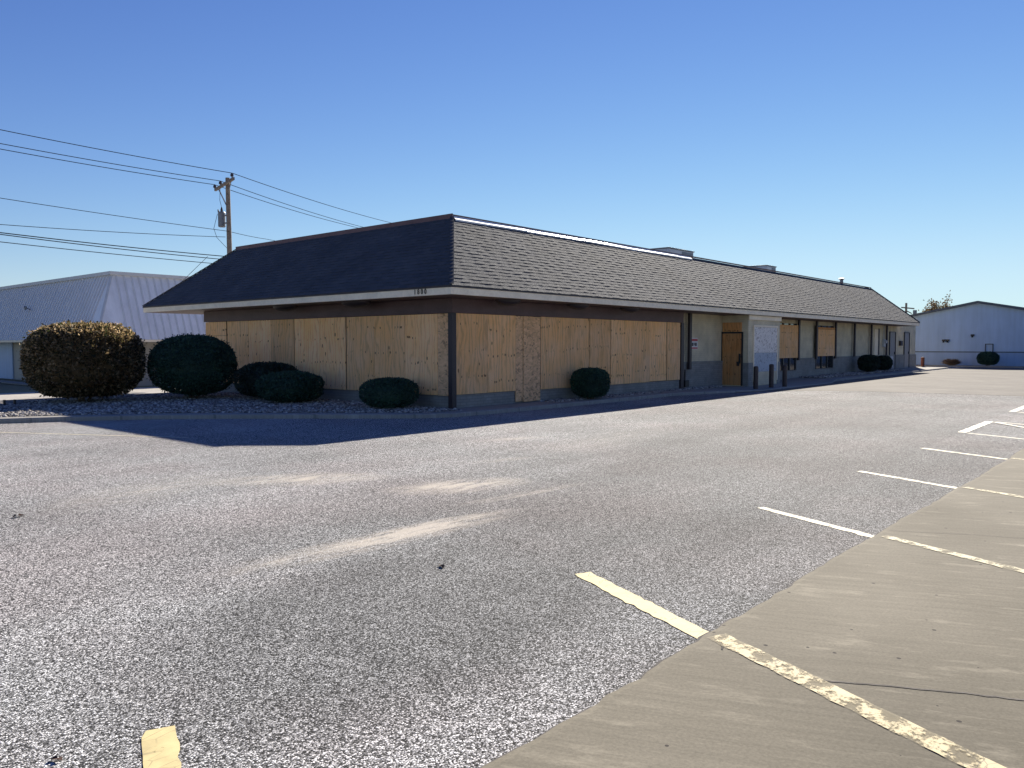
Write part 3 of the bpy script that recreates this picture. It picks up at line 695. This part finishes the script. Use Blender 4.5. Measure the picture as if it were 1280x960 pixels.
# windows, upper part boarded over
for x0, x1, zt in ((20.0,22.26,2.62),(24.70,27.08,2.60)):
    b = MB(); b.box(x0, x1, YR-.03, YR-.004, .53, zt)
    w = b.build('window', M['glass'], B)
    b = MB(); n = 3
    for i in range(n+1): xx = x0+.03+(x1-x0-.06)*i/n; b.box(xx-.03, xx+.03, YR-.075, YR-.032, .53, zt)
    b.box(x0, x1, YR-.08, YR-.032, .50, .53); b.build('window_frame', M['mull'], w)
panel(19.98, 22.28, 1.08, 2.55, 'front', M['ply'], 'window_board', off=-(YR-.115))
panel(24.68, 27.08, 1.12, 2.42, 'front', M['ply'], 'window_board', off=-(YR-.115))
b = MB(); b.box(24.68, 27.08, YR-.13, YR-.09, 2.43, 2.52); b.build('window_board_rail', M['ply2'], B)
# far end: slot window, meter, two doors, lamps
b = MB(); b.box(33.9, 34.75, YR-.02, YR-.004, 1.1, 2.55); w = b.build('slot_window', M['trim'], B); b = MB(); b.box(34.55, 34.75, YR-.04, YR-.022, 1.1, 2.6); b.build('shutter', M['dbrown'], w)
b = MB(); b.box(35.35,35.58, YR-.14, YR-.01, 1.55, 2.0); b.tube([(35.46,YR-.14,1.85),(35.46,YR-.24,1.85)], .09, 12); b.tube([(35.46,YR-.06,2.0),(35.46,YR-.06,2.75)], .025, 8); b.build('electric_meter', M['galv'], B)
for x0, x1 in ((36.74,37.86),(39.82,40.90)):
    b = MB(); b.box(x0, x1, YR-.03, YR-.004, .2, 2.42); d = b.build('service_door', M['greydoor'], B, bevel=.004)
    b = MB(); b.box(x0-.04,x0-.002,YR-.07,YR-.004,.2,2.46); b.box(x1+.002,x1+.04,YR-.07,YR-.004,.2,2.46); b.box(x0-.002,x1+.002,YR-.07,YR-.004,2.422,2.46); b.build('door_frame', M['mull'], d)
    b = MB(); b.box(x1-.16,x1-.09,YR-.075,YR-.032,1.1,1.25); b.build('handle', M['black'], d)
b = MB(); b.box(36.78,37.45,YR-.05,YR-.032,.32,.98); b.build('kick_panel', M['whitet'], B)
for x in (38.7, 40.6):
    b = MB(); b.box(x-.16,x+.16,YR-.26,YR-.004,3.0,3.18); b.tube([(x,YR-.14,3.0),(x,YR-.16,2.9)], .08, 10); b.build('wall_lamp', M['black'], B)
b = MB(); b.box(38.75,39.2,YR-.12,YR-.004,1.62,1.92); b.build('junction_box', M['dbrown'], B, bevel=.01)
# window grime strip of cable along the wall foot
b = MB(); b.tube([(11.86,YR-.09,.4),(11.86,YR-.09,.78)], .025, 8); b.build('conduit', M['mull'], B)

# things on and round the building
S = empty('warning_sign', (12.66, YR-.01, 1.85), 'small white and red notice on the beige wall between downspout and plywood door', 'sign')
b = MB(); b.box(12.42, 12.92, YR-.016, YR-.004, 1.40+.1, 1.82+.1); b.build('sign_plate', M['signw'], S)
b = MB(); b.box(12.44,12.90,YR-.021,YR-.0165,1.80,1.88); b.box(12.44,12.90,YR-.021,YR-.0165,1.52,1.57); b.build('sign_band', M['red'], S)
b = MB()
for i, (xx, w_) in enumerate(((12.48,.09),(12.61,.06),(12.71,.12))): b.box(xx, xx+w_, YR-.021, YR-.0165, 1.62+.02*(i%2), 1.74)
b.build('sign_symbol', M['black'], S)

def hvac(x0, x1, y0, y1, z0, z1, lab):
    e = empty('rooftop_unit', ((x0+x1)/2, (y0+y1)/2, ZR-.45), lab, 'air conditioner', 'air conditioning units on the roof')
    b = MB(); b.box(x0, x1, y0, y1, ZR-.40, z1-.05); b.build('cabinet', M['galv'], e, bevel=.015)
    b = MB(); b.box(x0-.04, x1+.04, y0-.04, y1+.04, z1-.047, z1); b.build('lid', M['galvd'], e, bevel=.01)
    b = MB(); b.box((x0+x1)/2+.06, x1-.08, y0-.012, y0-.002, z0-.1, z1-.1); b.build('grille', M['galvd'], e)
    b = MB(); b.box(x0+.08, (x0+x1)/2, y0-.012, y0-.002, z0-.2, z1-.1); b.build('access_panel', M['whitet'], e)
    b = MB(); b.box(x0-.06, x1+.06, y0-.06, y1+.06, ZR-.45, ZR-.402); b.build('roof_curb', M['deck'], e)
hvac(17.35, 19.6, 4.0, 6.0, 5.5, 5.97, 'metal rooftop unit with a pale front panel, nearer the building corner')
hvac(27.75, 29.0, 4.0, 7.2, 5.5, 5.98, 'narrower dark metal rooftop unit, nearer the roof vent pipe')
BG = 'steel bollards before the vestibule'
for (x, y, h), lab in zip(((13.50,-1.80,.83),(14.72,-1.86,.88),(15.62,-2.0,.83)), ('dark steel bollard standing closest to the plywood door, leftmost of three', 'dark steel bollard between two others, before the whitewashed board', 'dark steel bollard at the right end of three, before the boarded window')):
    e = empty('bollard', (x, y, gz(x,y)+.05), lab, 'bollard', BG)
    z = gz(x,y)+.03
    b = MB(); b.tube([(x,y,z),(x,y,z+h-.04)], .085, 18); b.build('post', M['bollard'], e, smooth_=False)
    b = MB(); b.tube([(x,y,z+h-.04),(x,y,z+h-.01),(x,y,z+h)], [.084,.07,.03], 18); b.build('cap', M['bollard'], e)
b = MB(); x, y = 43.1, -.1; z = gz(x,y)+.05; e = empty('bollard', (x,y,z), 'short rust red post at the far end of the long building', 'bollard')
b.tube([(x,y,z),(x,y,z+.62)], .11, 16); b.build('post', M['rust'], e)
b = MB(); b.tube([(x,y,z+.62),(x,y,z+.65),(x,y,z+.67)], [.11,.09,.03], 16); b.build('cap', M['rust'], e)

# ------------------------------------------------------------------ shrubs
def shrub(name, label, c, rx, ry, h, m, n, leaf, box=2.5, rough=.05, shell=.16, lean=0.0, group=None, flare=.75, upright=0.0):
    e = empty(name, c, label, 'bush', group)
    cz = h*.52
    def surf(d):                                   # d: unit directions -> radius factors of a flattened super-ellipsoid
        x, y, z = np.abs(d[:,0]/rx), np.abs(d[:,1]/ry), np.abs(d[:,2]/cz)
        r = (x**box+y**box+z**box)**(-1/box)
        low = np.clip(-d[:,2], 0, 1); r *= 1-(1-flare)*low**1.5
        k = np.zeros(len(d))
        for fq, am in ((3,1.0),(6,.6),(12,.35),(21,.3)):
            w = rng.normal(size=(3,3))*fq; ph = rng.uniform(0,6.28,3)
            for j in range(3): k += am*np.sin(d@w[j]+ph[j])/3
        return r*(1+rough*k)
    d = rng.normal(size=(n,3)); d[:,2] = np.where(rng.random(n)<.25, np.abs(d[:,2]), d[:,2]); d /= np.linalg.norm(d,axis=1)[:,None]
    r = surf(d)*(1+.02-np.abs(rng.exponential(shell*.35, n)).clip(0,.5)+np.where(rng.random(n)<.06, rng.uniform(0,.085,n), 0))
    P = d*r[:,None]+np.array([0,0,cz]); P[:,2] = np.maximum(P[:,2], .03)
    nd = d/np.array([rx,ry,cz])**2*np.array([rx*rx]*3); nd /= np.linalg.norm(nd,axis=1)[:,None]
    o = nd*.8+rng.normal(size=(n,3))*.75; o[:,2] += upright; o /= np.linalg.norm(o,axis=1)[:,None]       # growing direction of the leaf
    t = rng.normal(size=(n,3)); t -= o*(t*o).sum(1)[:,None]; t /= np.linalg.norm(t,axis=1)[:,None]
    s = leaf*rng.uniform(.6,1.4,n)[:,None]; wd = s*.32
    v = np.stack([P-o*s*.5, P+t*wd, P+o*s*.7, P-t*wd], 1).reshape(-1,3)
    f = np.arange(4*n).reshape(-1,4)
    # inner mass of the same foliage, bumpy, so the bush is not see-through
    bm = bmesh.new(); bmesh.ops.create_icosphere(bm, subdivisions=4, radius=1.0)
    iv = np.array([tuple(q.co) for q in bm.verts]); jf = np.array([[q.index for q in p.verts] for p in bm.faces]); bm.free()
    iv = iv/np.linalg.norm(iv,axis=1)[:,None]; rr = surf(iv)*.86; iv = iv*rr[:,None]+np.array([0,0,cz]); iv[:,2] = np.maximum(iv[:,2], .06)
    jf4 = np.concatenate([jf, jf[:,2:3]], 1)
    me = bpy.data.meshes.new('foliage'); allv = np.concatenate([v, iv]); 
    me.from_pydata(allv.tolist(), [], f.tolist()+(jf+len(v)).tolist()); me.update()
    fo = bpy.data.objects.new('foliage', me); COL.objects.link(fo); me.materials.append(m); fo.parent = e
    b = MB()
    for k in range(5):
        a = k*1.26+.4; b.tube([(math.cos(a)*.05,math.sin(a)*.05,-.05),(math.cos(a)*rx*.25,math.sin(a)*ry*.25,h*.18),(math.cos(a)*rx*.45,math.sin(a)*ry*.45,h*.4)], [.03,.025,.015], 7)
    st = b.build('stem', M['bark']); st.parent = e
    return e
GB = .10
shrub('shrub', 'big rounded russet leaved shrub with sunlit straw coloured top, leftmost of the bed', (-5.0,9.25,GB), 1.38, 1.40, 2.04, M['leaf_rust'], 28000, .07, 2.8, .035, .2, flare=.80)
shrub('shrub', 'large clipped dark green dome shrub right of the russet one', (-2.42,8.2,GB), 1.15, 1.15, 1.76, M['leaf_yew'], 26000, .05, 2.25, .02, .10, flare=.84)
shrub('shrub', 'dark spreading shrub against the boarded wall, behind a lower one', (-1.15,6.35,GB), .86, .80, 1.00, M['leaf_dark'], 12000, .05, 2.6, .03, .12)
shrub('shrub', 'low dark clipped shrub overlapping the spreading shrub behind it', (-1.45,4.75,GB), .84, .78, .78, M['leaf_yew'], 12000, .05, 2.7, .03, .12)
shrub('shrub', 'low flat dark green shrub alone near the corner on the gravel', (-.95,1.25,GB), .66, .66, .70, M['leaf_yew'], 11000, .042, 2.7, .025, .12, flare=.8)
shrub('shrub', 'small round topped dark shrub before the long boarded front', (4.95,-.62,.09), .49, .49, .86, M['leaf_yew'], 10000, .038, 3.0, .02, .1, flare=.78)
shrub('shrub', 'dark clipped shrub by the beige wall, left of a close pair', (30.2,-.62,gz(30,0)+.1), .50, .5, .88, M['leaf_dark'], 7000, .05, 2.8, .03, .12)
shrub('shrub', 'dark clipped shrub by the beige wall, right of a close pair', (32.9,-.55,gz(33,0)+.1), .42, .46, .80, M['leaf_dark'], 7000, .05, 2.8, .03, .12)
FZ = gz(48,0)+.08
shrub('shrub', 'round green shrub in front of the blue grey shed', (48.0,-2.95,FZ), .62, .62, .90, M['leaf_yew'], 6000, .06, 2.6, .03, .12)
# dry ornamental grass
e = empty('grass_clump', (48.05,-.75,FZ), 'low pinkish tan clump of dry grass before the blue grey shed', 'plant')
b = MB()
for i in range(520):
    a = random.uniform(0,6.28); el = random.uniform(.35,1.5); ln = random.uniform(.42,.58); x, y = 48.05+.12*math.cos(a), -.75+.16*math.sin(a); w = .016
    d = Vector((math.cos(a)*math.cos(el)*.9, math.sin(a)*math.cos(el)*1.25, math.sin(el)*.9)); p = Vector((x,y,FZ)); q = p+d*ln*.6+Vector((0,0,.05)); t = p+d*ln
    b.poly([p+Vector((-w,w,0)), p+Vector((w,-w,0)), q+Vector((w,-w,0)), t, q+Vector((-w,w,0))])
b.build('blades', M['leaf_straw'], e)
# little stakes and a weed at the left edge of the bed
for k, (x, y) in enumerate(((-7.27,9.62),(-7.07,9.55),(-6.87,9.48),(-6.66,9.40))):
    b = MB(); b.box(x-.025, x+.025, y-.025, y+.025, .06, .24); o = b.build('plant_stake', M['black'], None, origin=(x,y,.06), bevel=.004)
    tag(o, 'short black stake in a row of four at the gravel edge beside the russet shrub', 'stake', 'plant stakes in the gravel')
shrub('weed', 'small dark weedy plant cut off by the left edge, in the gravel', (-8.15,9.3,GB), .50, .50, .42, M['leaf_dark'], 900, .10, 2.2, .15, .6, upright=.4)
# fallen leaves
def litter(x, y, s, a, lab):
    b = MB(); P = [(-1,0),(-.4,.45),(.1,.3),(.5,.5),(1,0),(.45,-.4),(.05,-.25),(-.5,-.4)]; z = gz(x,y)+(.03 if y < -11.8 else .006)
    b.poly([(x+s*(px*math.cos(a)-py*math.sin(a)), y+s*(px*math.sin(a)+py*math.cos(a)), z+s*.35*abs(py)+s*.2*(i%2)) for i, (px,py) in enumerate(P)])
    tag(b.build('dead_leaf', M['litter'], None, origin=(x,y,z)), lab, 'leaf', 'dead leaves on the pavement')
litter(-11.1,-5.3,.06,.3,'dry brown leaf far out on the asphalt at the left, below the russet shrub')
litter(-9.63,-9.62,.045,1.0,'dark red leaf on the asphalt in front of the pale dust streak')
litter(-12.55,-10.45,.03,2.0,'tiny dark leaf beside the yellow line end at the bottom left')

# ------------------------------------------------------------------ white metal roofed building on the left
WX, WY = 4.4, 32.4; WB = -.75; WE = 1.98; WT = 5.72; WI = 1.5
A = empty('white_building', (WX, WY, WB), 'white building with steep ribbed metal mansard roof behind the russet shrub', 'building')
b = MB(); b.box(WX+1.1, WX+24, WY+1.1, WY+40, WB-.2, WE+.05); b.build('wall', M['bwall'], A)
b = MB(); x0,x1,y0,y1 = WX, WX+26, WY, WY+42
for q in (((x0,y0),(x1,y0),(x1-WI,y0+WI),(x0+WI,y0+WI)), ((x1,y0),(x1,y1),(x1-WI,y1-WI),(x1-WI,y0+WI)), ((x1,y1),(x0,y1),(x0+WI,y1-WI),(x1-WI,y1-WI)), ((x0,y1),(x0,y0),(x0+WI,y0+WI),(x0+WI,y1-WI))):
    b.poly([(*q[0],WE),(*q[1],WE),(*q[2],WT),(*q[3],WT)])
b.poly([(x0,y0,WE-.02),(x1,y0,WE-.02),(x1,y1,WE-.02),(x0,y1,WE-.02)])
WR = b.build('roof', M['whitem'], A)
b = MB(); n = 60                                     # raised ribs
for i in range(1, n): x = x0+(x1-x0)*i/n; b.bar((max(x0+WI*.0+0, x), y0-.03, WE), (min(max(x, x0+WI), x1-WI), y0+WI-.03, WT), .07, .10, (0,-1,0)) if x0+WI < x < x1-WI else None
n = 96
for i in range(1, n):
    y = y0+(y1-y0)*i/n
    if y0+WI < y < y1-WI: b.bar((x0-.03, y, WE), (x0+WI-.03, y, WT), .07, .10, (-1,0,0))
b.build('roof_rib', M['ribm'], WR)
b = MB(); b.bar((x0,y0,WE+.02),(x0+WI,y0+WI,WT), .14, .05); b.build('hip_cap', M['whitet'], WR)
b = MB(); b.box(x0+WI-.15, x1-WI, y0+WI-.15, y1-WI, WT+.002, WT+.20); b.build('coping', M['whitet'], WR)
b = MB(); b.box(x0-.06, x1, y0-.06, y0+.02, WE-.14, WE-.004); b.box(x0-.06, x0+.02, y0+.02, y1, WE-.14, WE-.004); b.build('fascia', M['trim'], A)
b = MB(); b.box(WX+5.2,WX+5.9,WY+1.02,WY+1.09,WB,WE-.05); b.build('wall_panel', M['whitet'], A)
b = MB(); b.box(WX+7.0,WX+7.3,WY+.98,WY+1.09,WB,WE-.05); b.build('downspout', M['whitet'], A)
b = MB(); b.box(WX+1.02,WX+1.09,WY+17.2,WY+24,WB,WE-.05); b.build('garage_door', M['bluew'], A)
b = MB(); b.box(WX+.95,WX+1.09,WY+6,WY+13.5,WB,WB+.34); b.build('base_strip', M['bluet'], A)
b = MB(); b.bar((WX+.75,WY+12.45,4.0),(WX+.45,WY+12.45,4.12),.05,.05); b.bar((WX+.45,WY+12.3,4.2),(WX+.45,WY+12.45,4.0),.09,.09); b.bar((WX+.45,WY+12.62,4.2),(WX+.45,WY+12.47,4.0),.09,.09); b.build('roof_lamp', M['galvd'], A)
b = MB(); b.box(WX-1.6, WX-.8, WY-16, WY+30, WB, WB+.10); struct(b.build('street_kerb', M['walk'], bevel=.02))
b = MB(); b.box(-40, 20, 19.0, 19.16, WB+.01, WB+.11); struct(b.build('street_kerb', M['walk'], bevel=.015))

# ------------------------------------------------------------------ blue grey gabled shed on the right
GX = 49.3; PK = -2.05; HW = 12.5; BZ = gz(48,0)-.03; EV = 2.92; PKZ = 4.66
G = empty('metal_shed', (GX, PK, BZ), 'blue grey gabled metal shed at the far right behind the round shrub', 'building')
b = MB()
f0 = [(GX,PK+HW,BZ),(GX,PK-HW,BZ),(GX,PK-HW,EV-.75),(GX,PK,PKZ),(GX,PK+HW,EV-.75)]; k0 = [(x+28,y,z) for x,y,z in f0]
b.poly(f0); b.poly(k0)
for i in (1, 4): b.poly([f0[i], f0[(i+1)%5], k0[(i+1)%5], k0[i]])
b.build('wall', M['bluew'], G)
b = MB(); b.box(GX-.05, GX-.004, PK-HW, PK+HW, BZ, BZ+1.0); b.build('wainscot', M['bluel'], G)
b = MB(); b.box(GX-.075, GX-.004, PK-HW, PK+HW, BZ+1.003, BZ+1.07); b.build('trim_band', M['bluet'], G)
b = MB()
for s in (1, -1): b.poly([(GX-.25,PK,PKZ+.06),(GX+28.2,PK,PKZ+.06),(GX+28.2,PK+s*(HW+.3),EV-.75),(GX-.25,PK+s*(HW+.3),EV-.75)])
GR = b.build('roof', M['galv'], G)
b = MB()
for s in (1, -1): b.bar((GX-.27,PK,PKZ-.02),(GX-.27,PK+s*(HW+.3),EV-.84), .05, .17); 
b.build('gable_trim', M['bluet'], GR)
b = MB()
for y0, y1, z0, z1 in ((PK-.98,PK-.93,1.16,1.72),(PK-.53,PK-.48,1.16,1.72),(PK-.93,PK-.53,1.67,1.72)): b.box(GX-.09, GX-.004, y0, y1, z0+.03, z1+.03)
b.build('hatch_frame', M['bluet'], G)
for y, z in ((.05,2.0),(-.2,2.0),(-1.75,2.35)):
    b = MB(); b.box(GX-.14, GX-.004, y-.1, y+.1, z-.06, z+.06); b.tube([(GX-.1,y,z-.06),(GX-.18,y,z-.12)], .06, 10); b.build('wall_lamp', M['black'], G)

# ------------------------------------------------------------------ poles, wires, tree
F0 = Vector((math.cos(YAW), math.sin(YAW), 0)); RT = Vector((math.sin(YAW), -math.cos(YAW), 0))
def at(u, v, d):                                     # world point seen at photo pixel u,v and standing d metres away
    return Vector((CAM.x, CAM.y, 0)) + F0*d + RT*((u-640)/990.0*d) + Vector((0,0,CAM.z+(431.5-v)/990.0*d))
PD = 44.0
def ground_of(p): return Vector((p.x, p.y, gz(p.x, p.y)))
top = at(288.5, 225, PD); base = ground_of(at(291, 330, PD))
P = empty('utility_pole', base, 'tall wooden utility pole with slanted crossarm and transformer behind the dark roof', 'utility pole')
b = MB(); b.tube([base, top.lerp(base,.5), top], [.17,.145,.115], 14); b.build('pole', M['pole'], P)
a0, a1 = at(274.5, 240.5, PD+1.1), at(297.5, 226.5, PD-1.3); off = -F0*.18
b = MB(); b.bar(a0+off, a1+off, .11, .14); AR = b.build('crossarm', M['pole'], P)
b = MB(); b.bar(at(279,240,PD+.7)+off, at(287.5,259,PD)+off*.7, .05, .04); b.bar(at(294,231,PD-.9)+off, at(290,245,PD)+off*.7, .04, .04); b.build('brace', M['galvd'], P)
def insul(u, v, d):
    c = at(u, v, d)+off; b = MB(); b.tube([c-Vector((0,0,.20)), c-Vector((0,0,.08)), c-Vector((0,0,.06)), c+Vector((0,0,.06)), c+Vector((0,0,.10))], [.03,.03,.09,.08,.03], 10); b.build('insulator', M['porcelain'], P); return c+Vector((0,0,.11))
I1 = insul(295.5, 222.5, PD-1.1); I2 = insul(281, 232, PD+.5); I3 = insul(274, 236.5, PD+1.05)
tc = at(280.5, 276, PD+.3)
b = MB(); b.tube([tc-Vector((0,0,.42)), tc-Vector((0,0,.38)), tc+Vector((0,0,.36)), tc+Vector((0,0,.42))], [.16,.20,.20,.17], 16); TR = b.build('transformer', M['galvd'], P)
b = MB(); b.tube([tc+Vector((0,0,.40)), tc+Vector((0,0,.52)), tc+Vector((0,0,.68))], [.06,.07,.03], 10); b.tube([tc+Vector((-.12,.12,.40)), tc+Vector((-.14,.14,.55))], [.05,.03], 8); b.build('bushing', M['porcelain'], TR)
pc = at(290, 276, PD)
for dz in (.2, -.22): b = MB(); b.bar(tc+Vector((0,0,dz)), Vector((pc.x,pc.y,tc.z+dz)), .09, .07); b.build('bracket', M['galvd'], TR)
b = MB(); b.tube([tc+Vector((0,0,.66)), (tc+I2)/2+Vector((-.05,.05,0)), I2], .012, 6); b.tube([tc+Vector((-.2,.1,.3)), tc+Vector((-.32,.3,-.5)), tc+Vector((-.2,.2,-1.0)), at(287,312,PD)], .012, 6); b.build('drop_wire', M['wire'], P)
def wire(pts, lab, rad=.017, sag=.0):
    P0 = [Vector(p) for p in pts]; Q = []
    for a, c in zip(P0[:-1], P0[1:]):
        n = 14; s = sag*(c-a).length
        for i in range(n): t = i/n; Q.append(a.lerp(c,t)-Vector((0,0,4*s*t*(1-t))))
    Q.append(P0[-1]); o = Q[len(Q)//2]
    b = MB(); b.tube(Q, rad, 6); w = b.build('power_line', M['wire'], None, origin=o)
    tag(w, lab, 'power line', 'overhead lines at the wooden pole')
wire([at(-60,152,34), I1, at(490,280,66), at(640,315,95)], 'topmost overhead wire, meeting the pole at the raised end of its crossarm', sag=.006)
wire([at(-60,170,34.5), I2, at(450,284,64), at(640,322,95)], 'second overhead wire from the top, on the crossarm insulator beside the pole', sag=.006)
wire([at(-60,177,35), I3, at(430,281.5,62), at(640,326,95)], 'third overhead wire from the top, at the low end of the crossarm', sag=.006)
wire([at(-60,239,33), at(290,291,PD)+off, at(335,300,52), at(520,330,80)], 'middle overhead wire passing the pole just below the transformer', .014, .004)
wire([at(-60,277,33), at(286,298,PD)+off], 'nearly level wire ending on the pole below the transformer', .014, .006)
wire([at(-60,284,33), at(288,322,PD)+off], 'thick cable low on the pole, the upper of a close pair', .022, .005)
wire([at(-60,285.5,33), at(288,326,PD)+off], 'thick cable low on the pole, the lower of a close pair', .020, .006)
wire([at(-60,296,33), at(288,332,PD)+off], 'lowest overhead cable above the white building', .017, .004)
wire([at(262,321.5,PD), at(230,352,PD-4)], 'short slanting guy wire just above the dark roof edge', .012)
# tiny far pole
fb = at(1131, 379, 95); gb = ground_of(fb)
Q = empty('utility_pole', gb, 'tiny distant utility pole above the far end of the long roof', 'utility pole')
b = MB(); b.tube([gb, fb], [.16,.12], 8); b.build('pole', M['pole'], Q)
b = MB(); b.bar(at(1125,384.5,95), at(1141,386,95), .12, .14); b.bar(at(1130,388,95), at(1138,392,95), .1, .1); b.build('crossarm', M['pole'], Q)
b = MB(); c = at(1142,391,95); b.tube([c-Vector((0,0,.45)), c+Vector((0,0,.3))], .22, 10); b.build('transformer', M['galvd'], Q)
# autumn tree behind the shed
tb = ground_of(at(1172, 430, 85)); Tt = empty('tree', tb, 'thin crowned autumn tree behind the far end of the roof', 'tree')
b = MB(); tips = []; hub = at(1172, 412, 85)
b.tube([tb, tb.lerp(hub,.6)+Vector((.1,.1,0)), hub], [.26,.2,.16], 9)
for u, v in ((1153,388),(1158,381),(1163,378),(1168,376.5),(1175,379),(1181,376.5),(1185,379),(1190,384),(1194,387),(1160,392),(1186,392)):
    tp = at(u, v+5, 85+random.uniform(-2.5,2.5)); m1 = hub.lerp(tp,.5)+Vector((random.gauss(0,.2),random.gauss(0,.2),random.gauss(.1,.15)))
    b.tube([hub-Vector((0,0,random.uniform(0,1))), m1, tp], [.10,.06,.015], 6); tips.append((m1, tp))
    for _ in range(3):
        q = m1.lerp(tp, random.uniform(.2,.8)); r = q+Vector((random.gauss(0,.6),random.gauss(0,.6),random.gauss(.4,.35))); b.tube([q,(q+r)/2+Vector((0,0,.06)),r],[.035,.025,.01],5); tips.append((q,r))
b.build('trunk', M['bark'], Tt)
n = 1700; V_ = []; Fq = []
for i in range(n):
    a, c = random.choice(tips); p = a.lerp(c, random.uniform(.35,1.1))+Vector((random.gauss(0,.22),random.gauss(0,.22),random.gauss(0,.18)))
    o = Vector((random.gauss(0,1),random.gauss(0,1),random.gauss(0,1))).normalized(); t = o.orthogonal().normalized(); s = random.uniform(.07,.15)
    k = len(V_); V_ += [tuple(p-o*s), tuple(p+t*s*.7), tuple(p+o*s), tuple(p-t*s*.7)]; Fq.append((k,k+1,k+2,k+3))
cr = raw('crown', [tuple(Vector(q)-tb) for q in V_], Fq, M['leaf_tree']); cr.parent = Tt

# ------------------------------------------------------------------ light, sky, camera
W = bpy.data.worlds.new('World'); SC.world = W; W.use_nodes = True; nt = W.node_tree
sky = nt.nodes.new('ShaderNodeTexSky'); sky.sky_type = 'NISHITA'; sky.sun_disc = False
sky.sun_elevation = SUN_EL; sky.sun_rotation = R(90)-SUN_AZ; sky.altitude = 200; sky.air_density = 1.0; sky.dust_density = 0.0; sky.ozone_density = 3.0
# clear autumn sky: deepen the blue and hold the horizon back the way the phone's film curve does
K = .109; sep = nt.nodes.new('ShaderNodeSeparateColor'); cmb = nt.nodes.new('ShaderNodeCombineColor'); L(nt, sky.outputs[0], sep.inputs[0])
for i, (a, p, m) in enumerate(((1.18,1.40,.68),(1.06,1.36,.95),(1.12,1.08,1.12))):
    y = mth(nt, 'MULTIPLY', mth(nt, 'POWER', mth(nt, 'MULTIPLY', sep.outputs[i], K), p), a)
    q = mth(nt, 'POWER', mth(nt, 'ADD', mth(nt, 'POWER', mth(nt, 'DIVIDE', y, m), 3.0), 1.0), 1/3)
    L(nt, mth(nt, 'DIVIDE', mth(nt, 'DIVIDE', y, q), K), cmb.inputs[i])
bg = nt.nodes['Background']; bg.inputs['Strength'].default_value = .056; L(nt, cmb.outputs[0], bg.inputs['Color'])
ld = bpy.data.lights.new('sun', 'SUN'); ld.energy = 4.9; ld.angle = R(.53); ld.color = (1.0, .925, .80)
lo = bpy.data.objects.new('sun', ld); COL.objects.link(lo)
sd = Vector((math.cos(SUN_EL)*math.cos(SUN_AZ), math.cos(SUN_EL)*math.sin(SUN_AZ), math.sin(SUN_EL)))
lo.rotation_euler = sd.to_track_quat('Z', 'Y').to_euler(); lo.location = sd*60
cd = bpy.data.cameras.new('camera'); cd.sensor_width = 36; cd.lens = 990/1280*36; cd.clip_start = .05; cd.clip_end = 3000
co = bpy.data.objects.new('camera', cd); COL.objects.link(co); co.location = CAM
fw = Vector((math.cos(YAW)*math.cos(PITCH), math.sin(YAW)*math.cos(PITCH), -math.sin(PITCH)))
co.rotation_euler = fw.to_track_quat('-Z', 'Y').to_euler(); SC.camera = co
SC.view_settings.view_transform = 'Standard'; SC.view_settings.look = 'None'; SC.view_settings.gamma = 1; SC.view_settings.use_curve_mapping = False
SC.view_settings.exposure = 1.0
SC.cycles.max_bounces = 8
